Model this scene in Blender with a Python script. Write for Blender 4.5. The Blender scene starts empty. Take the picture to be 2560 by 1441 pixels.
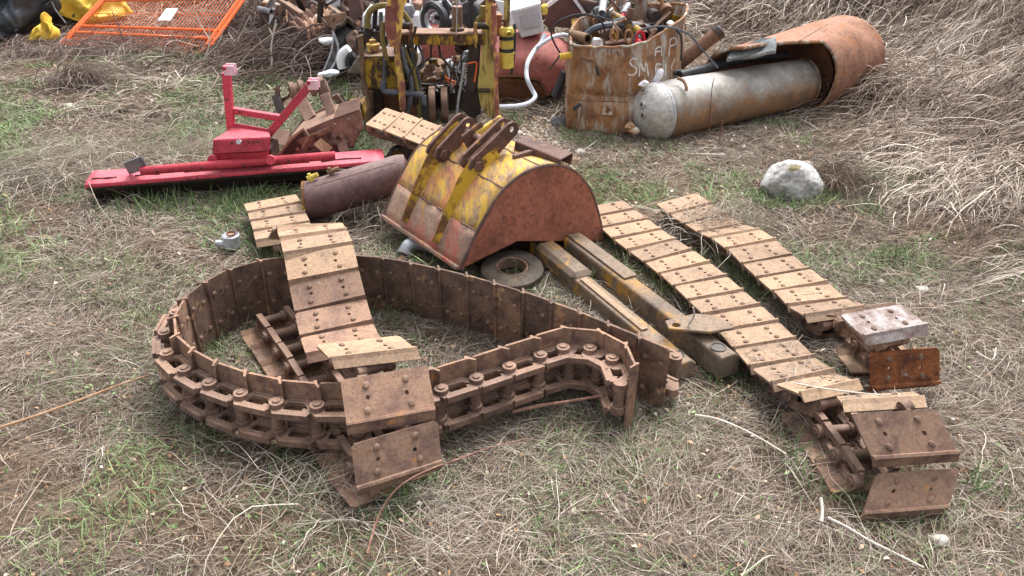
import bpy, bmesh, math, random
import numpy as np
from mathutils import Vector, Matrix, Euler, noise as mnoise
from mathutils.geometry import tessellate_polygon

random.seed(7)
RNG = np.random.default_rng(11)
SC = bpy.context.scene
COL = SC.collection
PI = math.pi

# ------------------------------------------------------------------ camera, sky, sun, exposure
CAM_H, PITCH, FPX = 2.4, math.radians(30), 2050.0
cd = bpy.data.cameras.new('camera')
cd.sensor_width = 36.0
cd.lens = 36.0 * FPX / 2560.0
cd.clip_end = 300
cam = bpy.data.objects.new('camera', cd)
COL.objects.link(cam)
cam.location = (0, 0, CAM_H)
cam.rotation_euler = (math.radians(90) - PITCH, 0, 0)
SC.camera = cam

SUN_EL, SUN_AZ = math.radians(58), math.radians(25)   # azimuth from +y towards +x
W = bpy.data.worlds.new('World')
SC.world = W
W.use_nodes = True
nt = W.node_tree
sky = nt.nodes.new('ShaderNodeTexSky')
sky.sky_type = 'NISHITA'
sky.sun_disc = False
sky.sun_elevation = SUN_EL
sky.sun_rotation = SUN_AZ
sky.dust_density = 6.0
sky.air_density = 1.0
hs = nt.nodes.new('ShaderNodeHueSaturation')
hs.inputs['Saturation'].default_value = 0.25
nt.links.new(sky.outputs[0], hs.inputs['Color'])
bg = nt.nodes['Background']
bg.inputs['Strength'].default_value = 0.15
nt.links.new(hs.outputs[0], bg.inputs['Color'])
sl = bpy.data.lights.new('sun', 'SUN')
sl.energy = 1.0
sl.angle = math.radians(22)
sl.color = (1.0, 0.985, 0.975)
so = bpy.data.objects.new('sun', sl)
COL.objects.link(so)
sd = Vector((math.sin(SUN_AZ) * math.cos(SUN_EL), math.cos(SUN_AZ) * math.cos(SUN_EL), math.sin(SUN_EL)))
so.rotation_euler = sd.to_track_quat('Z', 'Y').to_euler()
so.location = (0, 0, 20)
SC.view_settings.view_transform = 'Standard'
SC.view_settings.look = 'None'
SC.view_settings.gamma = 1
SC.view_settings.exposure = 1.22

# ------------------------------------------------------------------ survey helpers (photo pixel -> place in the world)
def ray(px, py):
    x = (px - 1280) / FPX
    v = (py - 720.5) / FPX
    return Vector((x, math.cos(PITCH) - v * math.sin(PITCH), -math.sin(PITCH) - v * math.cos(PITCH)))
def G(px, py, z=0.0):
    r = ray(px, py)
    return Vector((0, 0, CAM_H)) + r * ((z - CAM_H) / r.z)
def YP(px, py, Y):
    r = ray(px, py)
    return Vector((0, 0, CAM_H)) + r * (Y / r.y)

# ------------------------------------------------------------------ terrain height
_lat = RNG.random((64, 64))
def vnoise(x, y, s, seed=0):
    x = np.asarray(x, float) / s + seed * 7.31
    y = np.asarray(y, float) / s + seed * 3.77
    xi = np.floor(x).astype(int); yi = np.floor(y).astype(int)
    fx = x - xi; fy = y - yi
    fx = fx * fx * (3 - 2 * fx); fy = fy * fy * (3 - 2 * fy)
    a = _lat[xi % 64, yi % 64]; b = _lat[(xi + 1) % 64, yi % 64]
    c = _lat[xi % 64, (yi + 1) % 64]; d = _lat[(xi + 1) % 64, (yi + 1) % 64]
    return (a * (1 - fx) + b * fx) * (1 - fy) + (c * (1 - fx) + d * fx) * fy
def bank(x, y):
    xb = np.interp(y, [0, 2, 4.3, 6.5, 7.8, 9.0, 10.5, 14, 30], [4.4, 3.7, 3.3, 3.7, 4.0, 3.75, 2.9, 1.0, -2])
    return np.asarray(x, float) - xb
def HT(x, y):
    x = np.asarray(x, float); y = np.asarray(y, float)
    b = bank(x, y)
    sp = np.logaddexp(0, b * 3.2) / 3.2
    h = 0.62 * np.minimum(sp, 9) + 0.16 * vnoise(x, y, 0.9, 5) * np.clip(sp, 0, 1)
    back = np.logaddexp(0, (y - 11.8) * 1.2) / 1.2
    h = h + 0.55 * np.minimum(back, 14)
    h = h + 0.05 * (vnoise(x, y, 1.3, 1) - .5) + 0.035 * (vnoise(x, y, 0.35, 2) - .5) + 0.02 * (vnoise(x, y, 0.12, 3) - .5)
    heap = np.exp(-(((x + 0.6) / 2.4) ** 2 + ((y - 10.3) / 1.3) ** 2))
    return h + 0.35 * heap - 0.01
def ht(x, y):
    return float(HT(np.array([x]), np.array([y]))[0])

# ------------------------------------------------------------------ materials
def s2l(c):
    o = []
    for v in c[:3]:
        v = v / 255.0
        o.append(v / 12.92 if v <= 0.04045 else ((v + 0.055) / 1.055) ** 2.4)
    return (o[0], o[1], o[2], 1.0)
class NT:
    def __init__(s, name):
        s.m = bpy.data.materials.new(name); s.m.use_nodes = True
        s.t = s.m.node_tree; s.b = s.t.nodes['Principled BSDF']
    def n(s, ty, **kw):
        nd = s.t.nodes.new(ty)
        for k, v in kw.items():
            if k.startswith('_'): setattr(nd, k[1:], v)
            else: nd.inputs[k].default_value = v
        return nd
    def l(s, a, b): s.t.links.new(a, b)
    def coords(s, scale=(1, 1, 1), rnd=True):
        tc = s.n('ShaderNodeTexCoord')
        mp = s.n('ShaderNodeMapping'); mp.inputs['Scale'].default_value = scale
        s.l(tc.outputs['Object'], mp.inputs['Vector'])
        if rnd:
            oi = s.n('ShaderNodeObjectInfo')
            mu = s.n('ShaderNodeMath', _operation='MULTIPLY'); mu.inputs[1].default_value = 37.0
            s.l(oi.outputs['Random'], mu.inputs[0])
            s.l(mu.outputs[0], mp.inputs['Location'])
        return mp.outputs[0]
    def noise(s, vec, scale, detail=6, rough=.6, dist=0.0):
        nd = s.n('ShaderNodeTexNoise', Scale=scale, Detail=detail, Roughness=rough, Distortion=dist)
        s.l(vec, nd.inputs['Vector'])
        return nd.outputs['Fac']
    def ramp(s, fac, stops, interp='LINEAR'):
        r = s.n('ShaderNodeValToRGB'); r.color_ramp.interpolation = interp
        e = r.color_ramp.elements
        while len(e) < len(stops): e.new(0.5)
        for el, (p, c) in zip(e, stops):
            el.position = p; el.color = c
        s.l(fac, r.inputs[0])
        return r.outputs[0]
    def mix(s, fac, a, b, bt='MIX'):
        m = s.n('ShaderNodeMix', _data_type='RGBA', _blend_type=bt)
        if isinstance(fac, float): m.inputs[0].default_value = fac
        else: s.l(fac, m.inputs[0])
        for v, i in ((a, 6), (b, 7)):
            if isinstance(v, tuple): m.inputs[i].default_value = v
            else: s.l(v, m.inputs[i])
        return m.outputs[2]
BW = lambda v: (v, v, v, 1)
def desat(c, k=.82):
    g = .3 * c[0] + .59 * c[1] + .11 * c[2]
    return tuple(g + (x - g) * k for x in c)
def worn(name, cols, scale=9, paint=None, pscale=5, pthr=.5, pstretch=(1, 1, 1), rough=.8, bump=.35, dust=None, dust_amt=.8,
         metallic=0.0, spec=.3, streak=None, paint2=None, p2thr=.6, p2scale=3, spots=None, bscale=60, soft=.05):
    """rust / worn surface: mottled base, optional paint remnants, optional settled dust"""
    k = NT(name)
    v = k.coords()
    n1 = k.noise(v, scale, 9, .68, .3)
    L = [s2l(desat(c)) for c in cols]
    st = [(0.3 + 0.4 * i / (len(L) - 1), c) for i, c in enumerate(L)]
    c = k.ramp(n1, st)
    fine = k.noise(v, scale * 9, 4, .7)
    fr = k.ramp(fine, [(.3, BW(.62)), (.52, BW(1.0)), (.75, BW(1.22))])
    c = k.mix(1.0, c, fr, 'MULTIPLY')
    if paint is not None:
        vp = k.coords(pstretch)
        pn = k.noise(vp, pscale, 10, .7, .4)
        pf = k.ramp(pn, [(pthr - soft, BW(0)), (pthr + soft, BW(1))])
        pv = k.noise(v, 3.5, 5, .6)
        pc = k.mix(pv, s2l(paint), s2l(tuple(min(255, x * .80) for x in paint)))
        c = k.mix(pf, c, pc)
    if paint2 is not None:
        vp = k.coords((1.3, 1, .9))
        pn = k.noise(vp, p2scale, 10, .66, .6)
        pf = k.ramp(pn, [(p2thr - soft, BW(0)), (p2thr + soft, BW(1))])
        c = k.mix(pf, c, s2l(paint2))
    if streak is not None:
        vs = k.coords((4.5, 4.5, .9))
        sn = k.noise(vs, 2.2, 7, .6, .2)
        sf = k.ramp(sn, [(.5, BW(0)), (.7, BW(.55))])
        c = k.mix(sf, c, s2l(streak))
    if spots is not None:
        sn = k.noise(v, spots[1], 3, .5)
        sf = k.ramp(sn, [(spots[2], BW(0)), (spots[2] + .03, BW(1))])
        c = k.mix(sf, c, s2l(spots[0]))
    if dust is not None:
        g = k.n('ShaderNodeNewGeometry')
        sx = k.n('ShaderNodeSeparateXYZ'); k.l(g.outputs['Normal'], sx.inputs[0])
        mr = k.n('ShaderNodeMapRange'); mr.inputs[1].default_value = .25; mr.inputs[2].default_value = .8
        k.l(sx.outputs[2], mr.inputs[0])
        dn = k.noise(v, 4, 8, .65, .3)
        df = k.ramp(dn, [(.3, BW(0.35)), (.62, BW(1))])
        m = k.n('ShaderNodeMath', _operation='MULTIPLY'); k.l(mr.outputs[0], m.inputs[0]); k.l(df, m.inputs[1])
        m2 = k.n('ShaderNodeMath', _operation='MULTIPLY'); k.l(m.outputs[0], m2.inputs[0]); m2.inputs[1].default_value = dust_amt
        c = k.mix(m2.outputs[0], c, k.mix(1.0, s2l(dust), fr, 'MULTIPLY'))
    oi = k.n('ShaderNodeObjectInfo')
    c = k.mix(1.0, c, k.ramp(oi.outputs['Random'], [(0, (.80, .80, .82, 1)), (.5, (.98, .97, .96, 1)), (1, (1.12, 1.08, 1.04, 1))]), 'MULTIPLY')
    k.l(c, k.b.inputs['Base Color'])
    k.b.inputs['Roughness'].default_value = rough
    k.b.inputs['Metallic'].default_value = metallic
    k.b.inputs['Specular IOR Level'].default_value = spec
    bn = k.noise(v, bscale, 5, .7)
    bp = k.n('ShaderNodeBump', Strength=bump, Distance=.004)
    k.l(bn, bp.inputs['Height'])
    k.l(bp.outputs[0], k.b.inputs['Normal'])
    return k.m
def plain(name, c, rough=.6, var=.25, scale=14, bump=.1, spec=.4, metallic=0.0):
    k = NT(name)
    v = k.coords()
    n1 = k.noise(v, scale, 7, .65)
    d = tuple(x * (1 - var) for x in c); e = tuple(min(255, x * (1 + var * .25)) for x in c)
    col = k.ramp(n1, [(.3, s2l(d)), (.6, s2l(e))])
    k.l(col, k.b.inputs['Base Color'])
    k.b.inputs['Roughness'].default_value = rough
    k.b.inputs['Specular IOR Level'].default_value = spec
    k.b.inputs['Metallic'].default_value = metallic
    bp = k.n('ShaderNodeBump', Strength=bump, Distance=.004)
    k.l(k.noise(v, 50, 4, .6), bp.inputs['Height']); k.l(bp.outputs[0], k.b.inputs['Normal'])
    return k.m
def strawmat(name, stops, rough=.8, transl=0.0):
    k = NT(name)
    a = k.n('ShaderNodeAttribute', _attribute_name='tone')
    c = k.ramp(a.outputs['Fac'], [(p, s2l(q)) for p, q in stops])
    k.l(c, k.b.inputs['Base Color'])
    k.b.inputs['Roughness'].default_value = rough
    k.b.inputs['Specular IOR Level'].default_value = .25
    return k.m

M = {}
M['rust_dark'] = worn('dark rust', [(70, 54, 48), (106, 82, 70), (132, 102, 84), (152, 112, 82)], 8, spots=((156, 126, 96), 12, .64), rough=.75, bump=.5)
M['rust_tan'] = worn('dusty tan rust', [(104, 80, 66), (140, 112, 92), (164, 132, 106), (146, 112, 86)], 8, dust=(176, 150, 124), dust_amt=.7, spots=((120, 88, 70), 17, .64), rough=.85, bump=.4)
M['rust_mid'] = worn('mottled brown rust', [(88, 66, 62), (124, 94, 82), (156, 122, 98), (142, 102, 78)], 10, dust=(166, 132, 108), dust_amt=.4, spots=((168, 124, 84), 14, .66), rough=.75, bump=.5)
M['rust_link'] = worn('pinkish brown rust', [(84, 64, 56), (128, 98, 84), (156, 124, 106)], 10, dust=(166, 138, 118), dust_amt=.5, rough=.75, bump=.4)
M['rust_orange'] = worn('orange rust', [(60, 42, 36), (120, 66, 40), (176, 100, 50), (84, 56, 44)], 7, paint=(205, 195, 190), pscale=9, pthr=.68, rough=.8, bump=.5)
M['rust_white'] = worn('stained white rust', [(104, 76, 62), (150, 128, 118), (190, 180, 176), (132, 92, 72)], 9, rough=.8)
M['rust_bolt'] = worn('bolt rust', [(96, 74, 62), (140, 110, 90), (166, 134, 108)], 22, rough=.7)
M['bucket_skin'] = worn('chipped yellow paint over rust', [(96, 74, 62), (140, 108, 82), (168, 140, 110), (124, 90, 70)], 8, paint=(230, 188, 84), pscale=8, pthr=.50, pstretch=(3.0, .8, .9), rough=.6, bump=.25, paint2=(184, 104, 84), p2thr=.60, p2scale=2.6, soft=.09)
M['bucket_low'] = worn('scraped red and brown lip plate', [(112, 88, 76), (148, 116, 98), (168, 138, 118), (160, 104, 88)], 5, paint=(186, 102, 88), pscale=3.5, pthr=.55, pstretch=(2.5, .8, .8), paint2=(196, 158, 70), p2thr=.66, p2scale=5, rough=.65, bump=.3, soft=.08)
M['bucket_side'] = worn('faded red primer over rust', [(108, 68, 56), (152, 88, 68), (172, 102, 80), (132, 78, 62)], 4, spots=((110, 78, 66), 38, .63), streak=(128, 88, 70), rough=.7, bump=.3)
M['bucket_rib'] = worn('yellow rib paint', [(70, 44, 30), (120, 78, 40), (150, 100, 40)], 9, paint=(220, 176, 52), pscale=7, pthr=.5, rough=.6)
M['bracket'] = worn('brown bracket rust', [(70, 48, 44), (104, 74, 66), (132, 96, 82)], 8, paint=(206, 150, 60), pscale=9, pthr=.66, dust=(150, 118, 104), dust_amt=.3, rough=.7)
M['red'] = worn('red implement paint', [(196, 46, 68), (226, 62, 88), (212, 72, 88)], 5, spots=((112, 66, 60), 24, .66), paint2=(158, 98, 88), p2thr=.66, p2scale=5, dust=(206, 130, 136), dust_amt=.4, rough=.55, bump=.1, spec=.45)
M['red_worn'] = worn('scuffed red paint', [(150, 40, 50), (202, 50, 68), (206, 56, 72)], 6, paint=(84, 50, 52), pscale=6, pthr=.64, pstretch=(1, 1, 3), rough=.55, bump=.1)
M['pink'] = plain('pink painted steel', (236, 198, 210), .5, .12)
M['maroon'] = worn('maroon brown cylinder', [(92, 62, 62), (114, 80, 78), (128, 92, 88)], 3, dust=(150, 128, 122), dust_amt=.7, paint2=(196, 108, 50), p2thr=.72, p2scale=5, rough=.65, bump=.2)
M['salmon'] = worn('salmon primer tank', [(158, 84, 74), (180, 100, 90), (188, 110, 98)], 2.5, spots=((120, 70, 58), 8, .68), rough=.7, bump=.15)
M['tank_in'] = worn('inside rust', [(104, 68, 52), (142, 94, 68), (160, 112, 80)], 4, rough=.9)
M['bigtank'] = worn('rusty tank skin', [(112, 76, 60), (148, 104, 84), (166, 120, 98), (142, 98, 70)], 3.2, spots=((150, 100, 60), 7, .62), dust=(158, 114, 90), dust_amt=.5, streak=(122, 82, 60), rough=.75, bump=.2)
M['galv'] = worn('galvanised skin', [(136, 136, 134), (162, 162, 160), (186, 188, 188), (168, 158, 140)], 3, paint2=(150, 124, 94), p2thr=.60, p2scale=2.4, rough=.5, bump=.12, spec=.5, soft=.12)
def galv_low():
    k = NT('rust stained galvanised skin')
    tc = k.n('ShaderNodeTexCoord'); sx = k.n('ShaderNodeSeparateXYZ'); k.l(tc.outputs['Object'], sx.inputs[0])
    v = k.coords()
    n = k.noise(v, 3.2, 8, .65, .5)
    ad = k.n('ShaderNodeMath', _operation='MULTIPLY_ADD'); k.l(n, ad.inputs[0]); ad.inputs[1].default_value = .55
    k.l(sx.outputs[2], ad.inputs[2])
    f = k.ramp(ad.outputs[0], [(.50, BW(1)), (.68, BW(0))])
    base = k.ramp(k.noise(k.coords((1, 1, 1)), 4.5, 9, .7, .4), [(.3, s2l((122, 118, 112))), (.45, s2l((152, 147, 138))), (.6, s2l((180, 179, 175))), (.72, s2l((156, 138, 112)))])
    rst = k.ramp(k.noise(v, 6, 9, .7, .3), [(.32, s2l((100, 86, 74))), (.48, s2l((132, 106, 84))), (.62, s2l((152, 114, 80))), (.72, s2l((136, 124, 110)))])
    k.l(k.mix(f, base, rst), k.b.inputs['Base Color'])
    k.b.inputs['Roughness'].default_value = .55
    bp = k.n('ShaderNodeBump', Strength=.25, Distance=.01); k.l(k.noise(v, 12, 5, .6), bp.inputs['Height']); k.l(bp.outputs[0], k.b.inputs['Normal'])
    return k.m
M['galv_body'] = galv_low()
M['bin'] = worn('rust drum with paint remnants', [(92, 60, 44), (138, 90, 58), (170, 118, 74), (128, 84, 56)], 5.5, paint=(206, 204, 194), pscale=4.2, pthr=.56, pstretch=(2.2, 2.2, .6), paint2=(158, 116, 72), p2thr=.62, p2scale=2.6, rough=.75, bump=.35, soft=.07, streak=(176, 160, 140))
M['bin_dark'] = worn('dark brown scrap rust', [(66, 44, 38), (96, 66, 54), (112, 78, 64)], 6, rough=.8)
M['chalk'] = plain('white paint marker', (206, 200, 196), .8, .3, 30)
M['beam'] = worn('grey brown boom steel', [(78, 68, 60), (108, 92, 78), (132, 114, 96), (114, 88, 62)], 6, paint=(204, 152, 56), pscale=4.5, pthr=.57, dust=(134, 116, 98), dust_amt=.55, rough=.7, bump=.3)
M['carc'] = worn('oily yellow paint and rust', [(50, 38, 32), (80, 56, 42), (108, 76, 54)], 7, paint=(200, 162, 56), pscale=8, pthr=.53, pstretch=(2, 2, .8), rough=.55, bump=.3)
M['carc_yel'] = worn('chipped bright yellow post', [(104, 66, 52), (146, 92, 70), (166, 104, 80)], 10, paint=(246, 208, 104), pscale=10, pthr=.5, pstretch=(1.2, 1.2, .6), rough=.6, bump=.3)
M['carc_olive'] = worn('weathered olive yellow plate', [(70, 50, 36), (110, 80, 50)], 8, paint=(214, 198, 118), pscale=8, pthr=.47, pstretch=(1.6, 1.6, .3), rough=.6, bump=.3)
M['carc_red'] = worn('peeling pink red post edge', [(110, 66, 56), (158, 92, 82), (178, 110, 98)], 9, paint=(236, 184, 86), pscale=9, pthr=.58, rough=.6, bump=.35)
M['grease'] = worn('greasy dark steel', [(34, 28, 26), (58, 46, 40), (82, 66, 54)], 10, rough=.5, bump=.3, spec=.5)
M['trans'] = worn('dusty gearbox casting', [(88, 66, 50), (124, 96, 72), (150, 116, 86)], 7, dust=(160, 128, 98), dust_amt=.6, rough=.8)
M['filter_yel'] = plain('yellow canister paint', (214, 190, 88), .5, .18, 8)
M['brownpanel'] = plain('brown sheet panel', (104, 78, 72), .55, .2, 5)
M['rubber'] = plain('black rubber', (52, 52, 56), .55, .35, 12)
M['rubber_grey'] = plain('faded grey rubber', (92, 96, 104), .6, .25, 12)
M['olive_hose'] = worn('faded yellow hose', [(96, 86, 44), (140, 124, 60), (120, 108, 60)], 12, rough=.6)
M['white'] = plain('white enamel', (234, 234, 238), .35, .08, 4, .05)
M['whitehose'] = plain('pale blue white hose', (212, 220, 232), .4, .1, 6, .05)
M['acgrey'] = plain('light grey casing', (204, 202, 206), .45, .08, 4, .05)
M['grille'] = plain('grey louvre metal', (150, 150, 152), .5, .2)
M['grey'] = plain('grey steel', (128, 128, 132), .5, .25)
M['dentgrey'] = worn('blue grey dented sheet', [(96, 102, 104), (124, 130, 132), (144, 148, 146)], 4, rough=.6)
M['silver'] = plain('bare aluminium', (184, 186, 192), .4, .25, 20, .15, .5, .3)
M['tarp_black'] = plain('black tarpaulin', (54, 58, 66), .5, .4, 6, .25, .5)
M['tarp_yellow'] = plain('yellow tarpaulin', (228, 192, 74), .55, .2, 5, .25)
M['orange'] = plain('orange paint', (238, 112, 52), .5, .12, 10, .05)
M['corr'] = worn('rusty corrugated iron', [(116, 76, 58), (150, 108, 86), (176, 136, 112), (190, 180, 172)], 4, rough=.75)
M['redplastic'] = plain('red plastic', (214, 36, 56), .4, .15)
M['yellowrope'] = plain('yellow rope', (214, 178, 66), .7, .25, 30)
M['bag'] = plain('dark grey plastic bag', (70, 70, 70), .45, .35, 7, .3)
M['tent'] = plain('grey canvas', (116, 108, 98), .8, .25, 7, .3)
M['wood'] = worn('weathered timber', [(130, 100, 72), (160, 126, 92), (178, 146, 112)], 6, rough=.85)
M['idler'] = worn('greasy grey idler casting', [(66, 58, 52), (92, 82, 72), (112, 100, 88)], 6, paint=(200, 168, 70), pscale=8, pthr=.68, rough=.7, bump=.3)
M['rust_pipe'] = worn('dark rusty pipe', [(84, 56, 44), (116, 78, 58), (138, 98, 72)], 8, rough=.75, bump=.4)
M['stick'] = worn('dry stick bark', [(140, 100, 74), (174, 134, 100), (196, 164, 134)], 20, rough=.85)
M['stick_pale'] = worn('bleached twig', [(186, 176, 162), (214, 206, 192), (228, 222, 212)], 20, rough=.85)
M['stick_red'] = worn('reddish twig bark', [(112, 74, 64), (146, 104, 88), (176, 142, 122)], 16, rough=.85)
M['stone'] = worn('grey limestone', [(120, 118, 114), (160, 158, 156), (186, 186, 184), (202, 202, 200)], 5, spots=((120, 112, 84), 4, .62), rough=.95, bump=.7, bscale=22)
M['stone_dark'] = worn('dark wet stone', [(76, 82, 82), (104, 110, 112), (130, 134, 134)], 6, rough=.8, bump=.6)
M['pale_stone'] = worn('pale pebble', [(150, 142, 130), (190, 184, 174), (206, 202, 196)], 9, rough=.9, bump=.5)
M['netgreen'] = plain('green netting', (70, 120, 74), .7, .3)
M['dirt'] = worn('caked dirt', [(86, 68, 54), (118, 96, 76), (140, 118, 94)], 14, rough=1, bump=1.0, bscale=30)
M['straw'] = strawmat('dry grass', [(0, (78, 66, 58)), (.25, (122, 108, 96)), (.5, (156, 143, 129)), (.75, (180, 168, 153)), (1, (208, 199, 185))])
M['straw_bank'] = strawmat('dry bank grass', [(0, (76, 62, 54)), (.25, (120, 102, 90)), (.5, (154, 137, 123)), (.75, (186, 171, 156)), (1, (220, 209, 196))])
M['litter'] = strawmat('brown litter', [(0, (68, 56, 48)), (.35, (110, 92, 77)), (.65, (140, 120, 102)), (1, (172, 150, 130))])
M['green'] = strawmat('green grass', [(0, (66, 88, 54)), (.4, (98, 124, 76)), (.7, (128, 150, 98)), (1, (164, 182, 130))], .6)
M['twig'] = strawmat('grey brush', [(0, (78, 64, 60)), (.4, (124, 106, 98)), (.75, (160, 142, 132)), (1, (198, 186, 174))])
M['leaf'] = strawmat('leaf litter', [(0, (110, 80, 58)), (.4, (160, 126, 94)), (.7, (196, 178, 156)), (1, (226, 222, 216))])
def soil():
    k = NT('matted soil and thatch')
    v = k.coords(rnd=False)
    n = k.noise(v, 1.1, 8, .7, .5); n2 = k.noise(v, 16, 8, .75, .6); n3 = k.noise(v, 90, 4, .7)
    c = k.ramp(n2, [(.3, s2l((70, 58, 50))), (.48, s2l((112, 97, 84))), (.6, s2l((138, 122, 107))), (.72, s2l((164, 148, 132)))])
    c2 = k.ramp(n2, [(.3, s2l((68, 56, 48))), (.5, s2l((106, 89, 75))), (.7, s2l((138, 119, 100)))])
    f = k.ramp(n, [(.42, BW(0)), (.58, BW(1))])
    c = k.mix(f, c, c2)
    c = k.mix(1.0, c, k.ramp(n3, [(.3, BW(.6)), (.7, BW(1.2))]), 'MULTIPLY')
    k.l(c, k.b.inputs['Base Color']); k.b.inputs['Roughness'].default_value = 1
    k.b.inputs['Specular IOR Level'].default_value = .1
    bp = k.n('ShaderNodeBump', Strength=1.0, Distance=.03); k.l(n2, bp.inputs['Height']); k.l(bp.outputs[0], k.b.inputs['Normal'])
    return k.m
M['soil'] = soil()

# ------------------------------------------------------------------ mesh builder
def fr(o, x, z):
    """matrix with origin o, x axis x, z axis as near z as possible"""
    x = Vector(x).normalized(); z = Vector(z); z = (z - x * z.dot(x)).normalized(); y = z.cross(x)
    m = Matrix((x, y, z)).transposed().to_4x4(); m.translation = Vector(o)
    return m
I4 = Matrix.Identity(4)
class MB:
    def __init__(s): s.v = []; s.f = []
    def add(s, vs, fs, m=I4):
        b = len(s.v); s.v += [m @ Vector(q) for q in vs]; s.f += [tuple(b + i for i in q) for q in fs]; return s
    def box(s, size, m=I4, c=(0, 0, 0)):
        x, y, z = size[0] / 2, size[1] / 2, size[2] / 2
        vs = [(c[0] + i * x, c[1] + j * y, c[2] + k * z) for i in (-1, 1) for j in (-1, 1) for k in (-1, 1)]
        return s.add(vs, [(0, 1, 3, 2), (4, 6, 7, 5), (0, 4, 5, 1), (2, 3, 7, 6), (0, 2, 6, 4), (1, 5, 7, 3)], m)
    def bar(s, a, b, w, h, up=(0, 0, 1)):
        a = Vector(a); b = Vector(b)
        return s.box(((b - a).length, w, h), fr((a + b) / 2, b - a, up))
    def cyl(s, a, b, r, r2=None, n=14, caps=True):
        a = Vector(a); b = Vector(b); r2 = r if r2 is None else r2
        up = (0, 0, 1) if abs((b - a).normalized().z) < .95 else (1, 0, 0)
        m = fr(a, b - a, up); L = (b - a).length
        vs = [(x, q * math.cos(2 * PI * i / n), q * math.sin(2 * PI * i / n)) for x, q in ((0, r), (L, r2)) for i in range(n)]
        fs = [(i, (i + 1) % n, n + (i + 1) % n, n + i) for i in range(n)]
        if caps: fs += [tuple(range(n - 1, -1, -1)), tuple(range(n, 2 * n))]
        return s.add(vs, fs, m)
    def lathe(s, prof, m=I4, n=20, close=False, jit=None):
        """profile of (radius, height) turned round local z"""
        vs = []
        for r, h in prof:
            for i in range(n):
                a = 2 * PI * i / n
                q = r if jit is None else r * jit(a, h)
                vs.append((q * math.cos(a), q * math.sin(a), h))
        fs = []
        for j in range(len(prof) - 1):
            for i in range(n):
                fs.append((j * n + i, j * n + (i + 1) % n, (j + 1) * n + (i + 1) % n, (j + 1) * n + i))
        if close: fs.append(tuple(range(n - 1, -1, -1))); fs.append(tuple((len(prof) - 1) * n + i for i in range(n)))
        return s.add(vs, fs, m)
    def tube(s, pts, r, n=8, r2=None, smooth=True):
        P = [Vector(p) for p in pts]
        if smooth and len(P) > 2: P = catmull(P, 5)
        N = len(P); vs = []; fs = []; prev = None
        for j, p in enumerate(P):
            d = (P[min(j + 1, N - 1)] - P[max(j - 1, 0)]).normalized()
            if prev is None:
                u = d.cross(Vector((0, 0, 1)));
                if u.length < .05: u = d.cross(Vector((1, 0, 0)))
            else: u = prev - d * prev.dot(d)
            u.normalize(); prev = u; w = d.cross(u)
            q = r if r2 is None else r + (r2 - r) * j / (N - 1)
            vs += [p + (u * math.cos(2 * PI * i / n) + w * math.sin(2 * PI * i / n)) * q for i in range(n)]
        for j in range(N - 1):
            for i in range(n):
                fs.append((j * n + i, j * n + (i + 1) % n, (j + 1) * n + (i + 1) % n, (j + 1) * n + i))
        fs += [tuple(range(n - 1, -1, -1)), tuple((N - 1) * n + i for i in range(n))]
        return s.add(vs, fs)
    def plate(s, out, holes, t, m=I4):
        """flat plate with real holes in the local xy plane, thickness t (z from -t/2 to t/2)"""
        def area(p): return sum(p[i][0] * p[(i + 1) % len(p)][1] - p[(i + 1) % len(p)][0] * p[i][1] for i in range(len(p)))
        out = list(out) if area(out) > 0 else list(out)[::-1]
        loops = [out] + [list(h) if area(h) < 0 else list(h)[::-1] for h in holes]
        tri = tessellate_polygon([[Vector((p[0], p[1], 0)) for p in l] for l in loops])
        flat = [p for l in loops for p in l]; n = len(flat)
        vs = [(p[0], p[1], t / 2) for p in flat] + [(p[0], p[1], -t / 2) for p in flat]
        fs = []
        for a, b, c in tri:
            pa, pb, pc = flat[a], flat[b], flat[c]
            if (pb[0] - pa[0]) * (pc[1] - pa[1]) - (pb[1] - pa[1]) * (pc[0] - pa[0]) < 0: b, c = c, b
            fs.append((a, b, c)); fs.append((n + a, n + c, n + b))
        o = 0
        for l in loops:
            k = len(l)
            for i in range(k):
                j = (i + 1) % k
                fs.append((o + i, n + o + i, n + o + j, o + j))
            o += k
        return s.add(vs, fs, m)
    def grid(s, fn, nu, nv, closed_u=False):
        vs = [fn(i / (nu - (0 if closed_u else 1)), j / (nv - 1)) for j in range(nv) for i in range(nu)]
        fs = []
        for j in range(nv - 1):
            for i in range(nu if closed_u else nu - 1):
                k = (i + 1) % nu
                fs.append((j * nu + i, j * nu + k, (j + 1) * nu + k, (j + 1) * nu + i))
        return s.add(vs, fs)
def catmull(P, k=6):
    out = []
    for i in range(len(P) - 1):
        p0 = P[max(i - 1, 0)]; p1 = P[i]; p2 = P[i + 1]; p3 = P[min(i + 2, len(P) - 1)]
        for q in range(k):
            t = q / k
            out.append(.5 * ((2 * p1) + (p2 - p0) * t + (2 * p0 - 5 * p1 + 4 * p2 - p3) * t * t + (3 * p1 - p0 - 3 * p2 + p3) * t ** 3))
    out.append(P[-1].copy())
    return out
def circ(x, y, r, n=10): return [(x + r * math.cos(2 * PI * i / n), y + r * math.sin(2 * PI * i / n)) for i in range(n)]

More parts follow.
